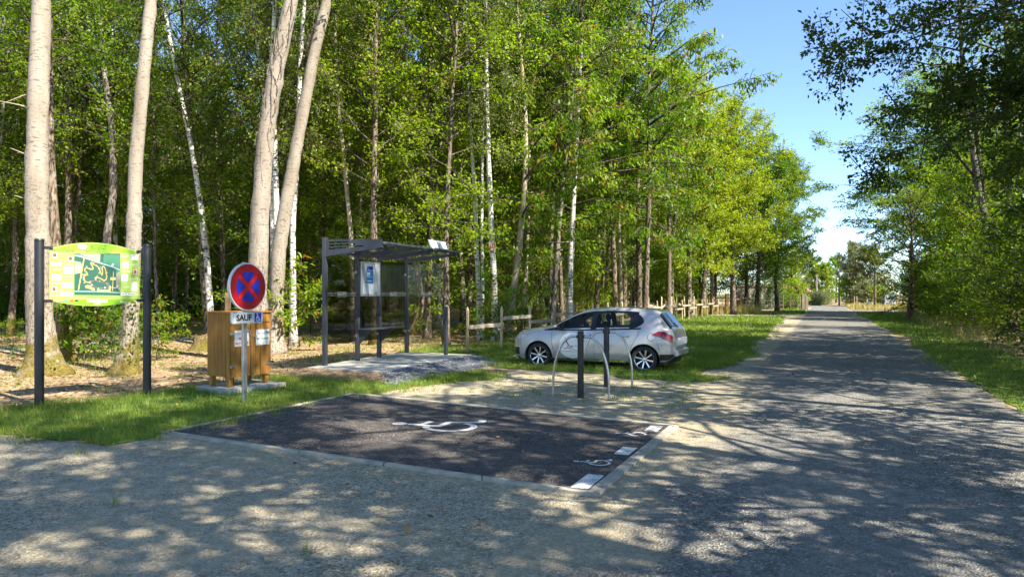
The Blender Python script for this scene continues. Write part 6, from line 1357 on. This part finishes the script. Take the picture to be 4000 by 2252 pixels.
# lamps, handles, seams, emblem
for s_ in (1, -1):
    patch(np.linspace(-1.87, -1.46, 20), lambda x: .795 + .05 * max(0, 1 - (-1.46 - x) / .16) - .13 * max(0, (-1.62 - x) / .25), lambda x: .86 + .065 * min(1, max(0, (-1.46 - x) / .12)) - .10 * max(0, (-1.70 - x) / .17), .010, 'tail_lamp', M['lamp_red'], car, 6, sides=(s_,))
    patch(np.linspace(1.55, 1.90, 16), lambda x: .735 - .09 * (x - 1.55) / .35, lambda x: .75 + .07 * min(1, (x - 1.55) / .2) - .09 * max(0, (x - 1.72) / .18) , .006, 'headlight', M['lamp_clear'], car, 5, sides=(s_,))
    patch(np.linspace(1.80, 1.97, 8), lambda x: .30, lambda x: .47, .005, 'bumper_vent', M['black_plastic'], car, 4, sides=(s_,))
    for k, x in (('front', .02), ('rear', -.86)):
        hm = MB(); y = side_y(x, .80) * s_; hm.tube([(x - .09, y + s_ * .008, .80), (x - .05, y + s_ * .034, .805), (x + .05, y + s_ * .034, .803), (x + .09, y + s_ * .008, .797)], [.012, .017, .017, .012], 8); hm.build('handle', M['chrome'], doors[k, s_], smooth=True)
    mi = MB(); mi.ell((.74, s_ * 1.0, .965), (.075, .10, .065)); mo = mi.build('mirror', M['black_plastic'], doors['front', s_], smooth=True); mi = MB(); mi.ell((.76, s_ * 1.005, .985), (.07, .098, .05)); mi.build('mirror_cap', M['silver'], mo, smooth=True); 
    mi = MB(); mi.tube([(.76, s_ * .84, .92), (.75, s_ * .95, .945)], .022, 6); mi.build('mirror_arm', M['black_plastic'], mo)
    sm_ = MB(); g2 = lambda pts: sm_.tube([(x, s_ * (side_y(x, z) + .001), z) for x, z in pts], .0035, 4)
    g2([(.93, z) for z in np.linspace(.93, .62, 8)] + [(.90, .5), (.85, .38), (.80, .27)]); g2([(-.12, z) for z in np.linspace(.96, .27, 14)])
    g2([(-.98 - .16 * max(0, min(1, (z - .55) / .3)) + (.30 * max(0, (.50 - z) / .3)), z) for z in np.linspace(.98, .28, 18)]); g2([(x, .262) for x in np.linspace(.78, -.72, 30)])
    g2([(-1.44 + .085 * math.cos(t), .80 + .085 * math.sin(t)) for t in np.linspace(0, 6.3, 26)]) if s_ == 1 else None
    g2([(1.02, .93), (1.25, .875), (1.5, .81), (1.62, .775)]); g2([(-1.55, .72), (-1.60, .55), (-1.63, .40)])
    sm_.build('panel_seam', M['seam'], body)
for s_ in (1, -1): patch(np.linspace(-.85, .85, 40), lambda x: .215, lambda x: .25, .01, 'sill_trim', M['chrome'], car, 2, sides=(s_,))
for s_ in (1, -1): patch(np.linspace(-1.88, -1.62, 12), lambda x: max(.29, float(np.interp(x, XS, Bs)) + .01), lambda x: .42, .006, 'bumper_trim', M['black_plastic'], car, 3, sides=(s_,))
mb = MB(); mb.box(-1.935, -1.905, -.50, .50, .60, .76); mb.build('number_plate', M['white'], car, bevel=.005)
mb = MB(); mb.box(-1.955, -1.86, -.60, .60, .36, .50); mb.build('rear_bumper', M['silver'], car, bevel=.03)
mb = MB(); mb.box(2.035, 2.065, -.35, .35, .30, .42); mb.build('lower_grille', M['black_plastic'], car); mb = MB(); mb.box(2.02, 2.06, -.30, .30, .52, .62); mb.build('grille', M['gloss_black'], car, bevel=.02)
mb = MB(); mb.box(1.80, 2.04, -.62, .62, .235, .255); mb.build('front_lip', M['chrome'], car)
mb = MB(); mb.tube([(-1.2, 0, 1.405), (-1.38, 0, 1.56)], .006, 5); mb.build('aerial', M['black_plastic'], car)
# round emblem on the front door with its red swash and lettering
fd = doors['front', 1]; ecx, ecz, er = .42, .56, .30
mb = MB(); vs = [(ecx, side_y(ecx, ecz) + .004, ecz)]; rings = 6; nn_ = 40
for r in range(1, rings + 1):
    for k in range(nn_): a = 2 * math.pi * k / nn_; x, z = ecx + er * 1.06 * r / rings * math.cos(a), ecz + er * r / rings * math.sin(a); vs.append((x, side_y(x, z) + .004, z))
fsx = [(0, 1 + k, 1 + (k + 1) % nn_) for k in range(nn_)] + [(1 + (r - 1) * nn_ + k, 1 + r * nn_ + k, 1 + r * nn_ + (k + 1) % nn_, 1 + (r - 1) * nn_ + (k + 1) % nn_) for r in range(1, rings) for k in range(nn_)]
mb.add(vs, fsx); em = mb.build('emblem', M['white'], fd, smooth=True)
def stroke(pts, w, name, mat):                  # u to the viewer's right (towards the tail), v up
    mb = MB(); P2 = [Vector(p) for p in pts]
    mb.tube([(ecx - u, side_y(ecx - u, ecz + v) + .006, ecz + v) for u, v in pts], w, 6); return mb.build(name, mat, em)
stroke([(-.17, .19), (-.14, .10), (-.08, .02), (-.02, -.04)], [.004, .016, .012, .003], 'red_swash', M['brown_red'])
stroke([(-.20, -.075), (-.10, -.06), (.02, -.075), (.14, -.10)], [.008, .007, .005, .003], 'red_swash', M['brown_red'])
stroke([(-.06, .0), (-.03, -.03), (-.015, -.05)], .006, 'red_swash', M['brown_red'])
stroke([(.02, .21), (.09, .26), (.17, .27)], .0022, 'thin_arc', M['picto_brown'])
stroke([(.105, .15), (.12, .17), (.135, .15), (.15, .165), (.14, .14)], .007, 'ochre_mark', M['straw'])
rot_l = (math.pi / 2, 0, math.pi)
text(em, 'lettering', 'al de Vienne', .085, (ecx - .09, side_y(ecx, ecz) + .007, ecz - .015), M['picto_brown'], rot=rot_l)
text(em, 'lettering', 'Communauté de Communes', .046, (ecx + .0, side_y(ecx, ecz - .13) + .007, ecz - .135), M['picto_brown'], rot=rot_l)
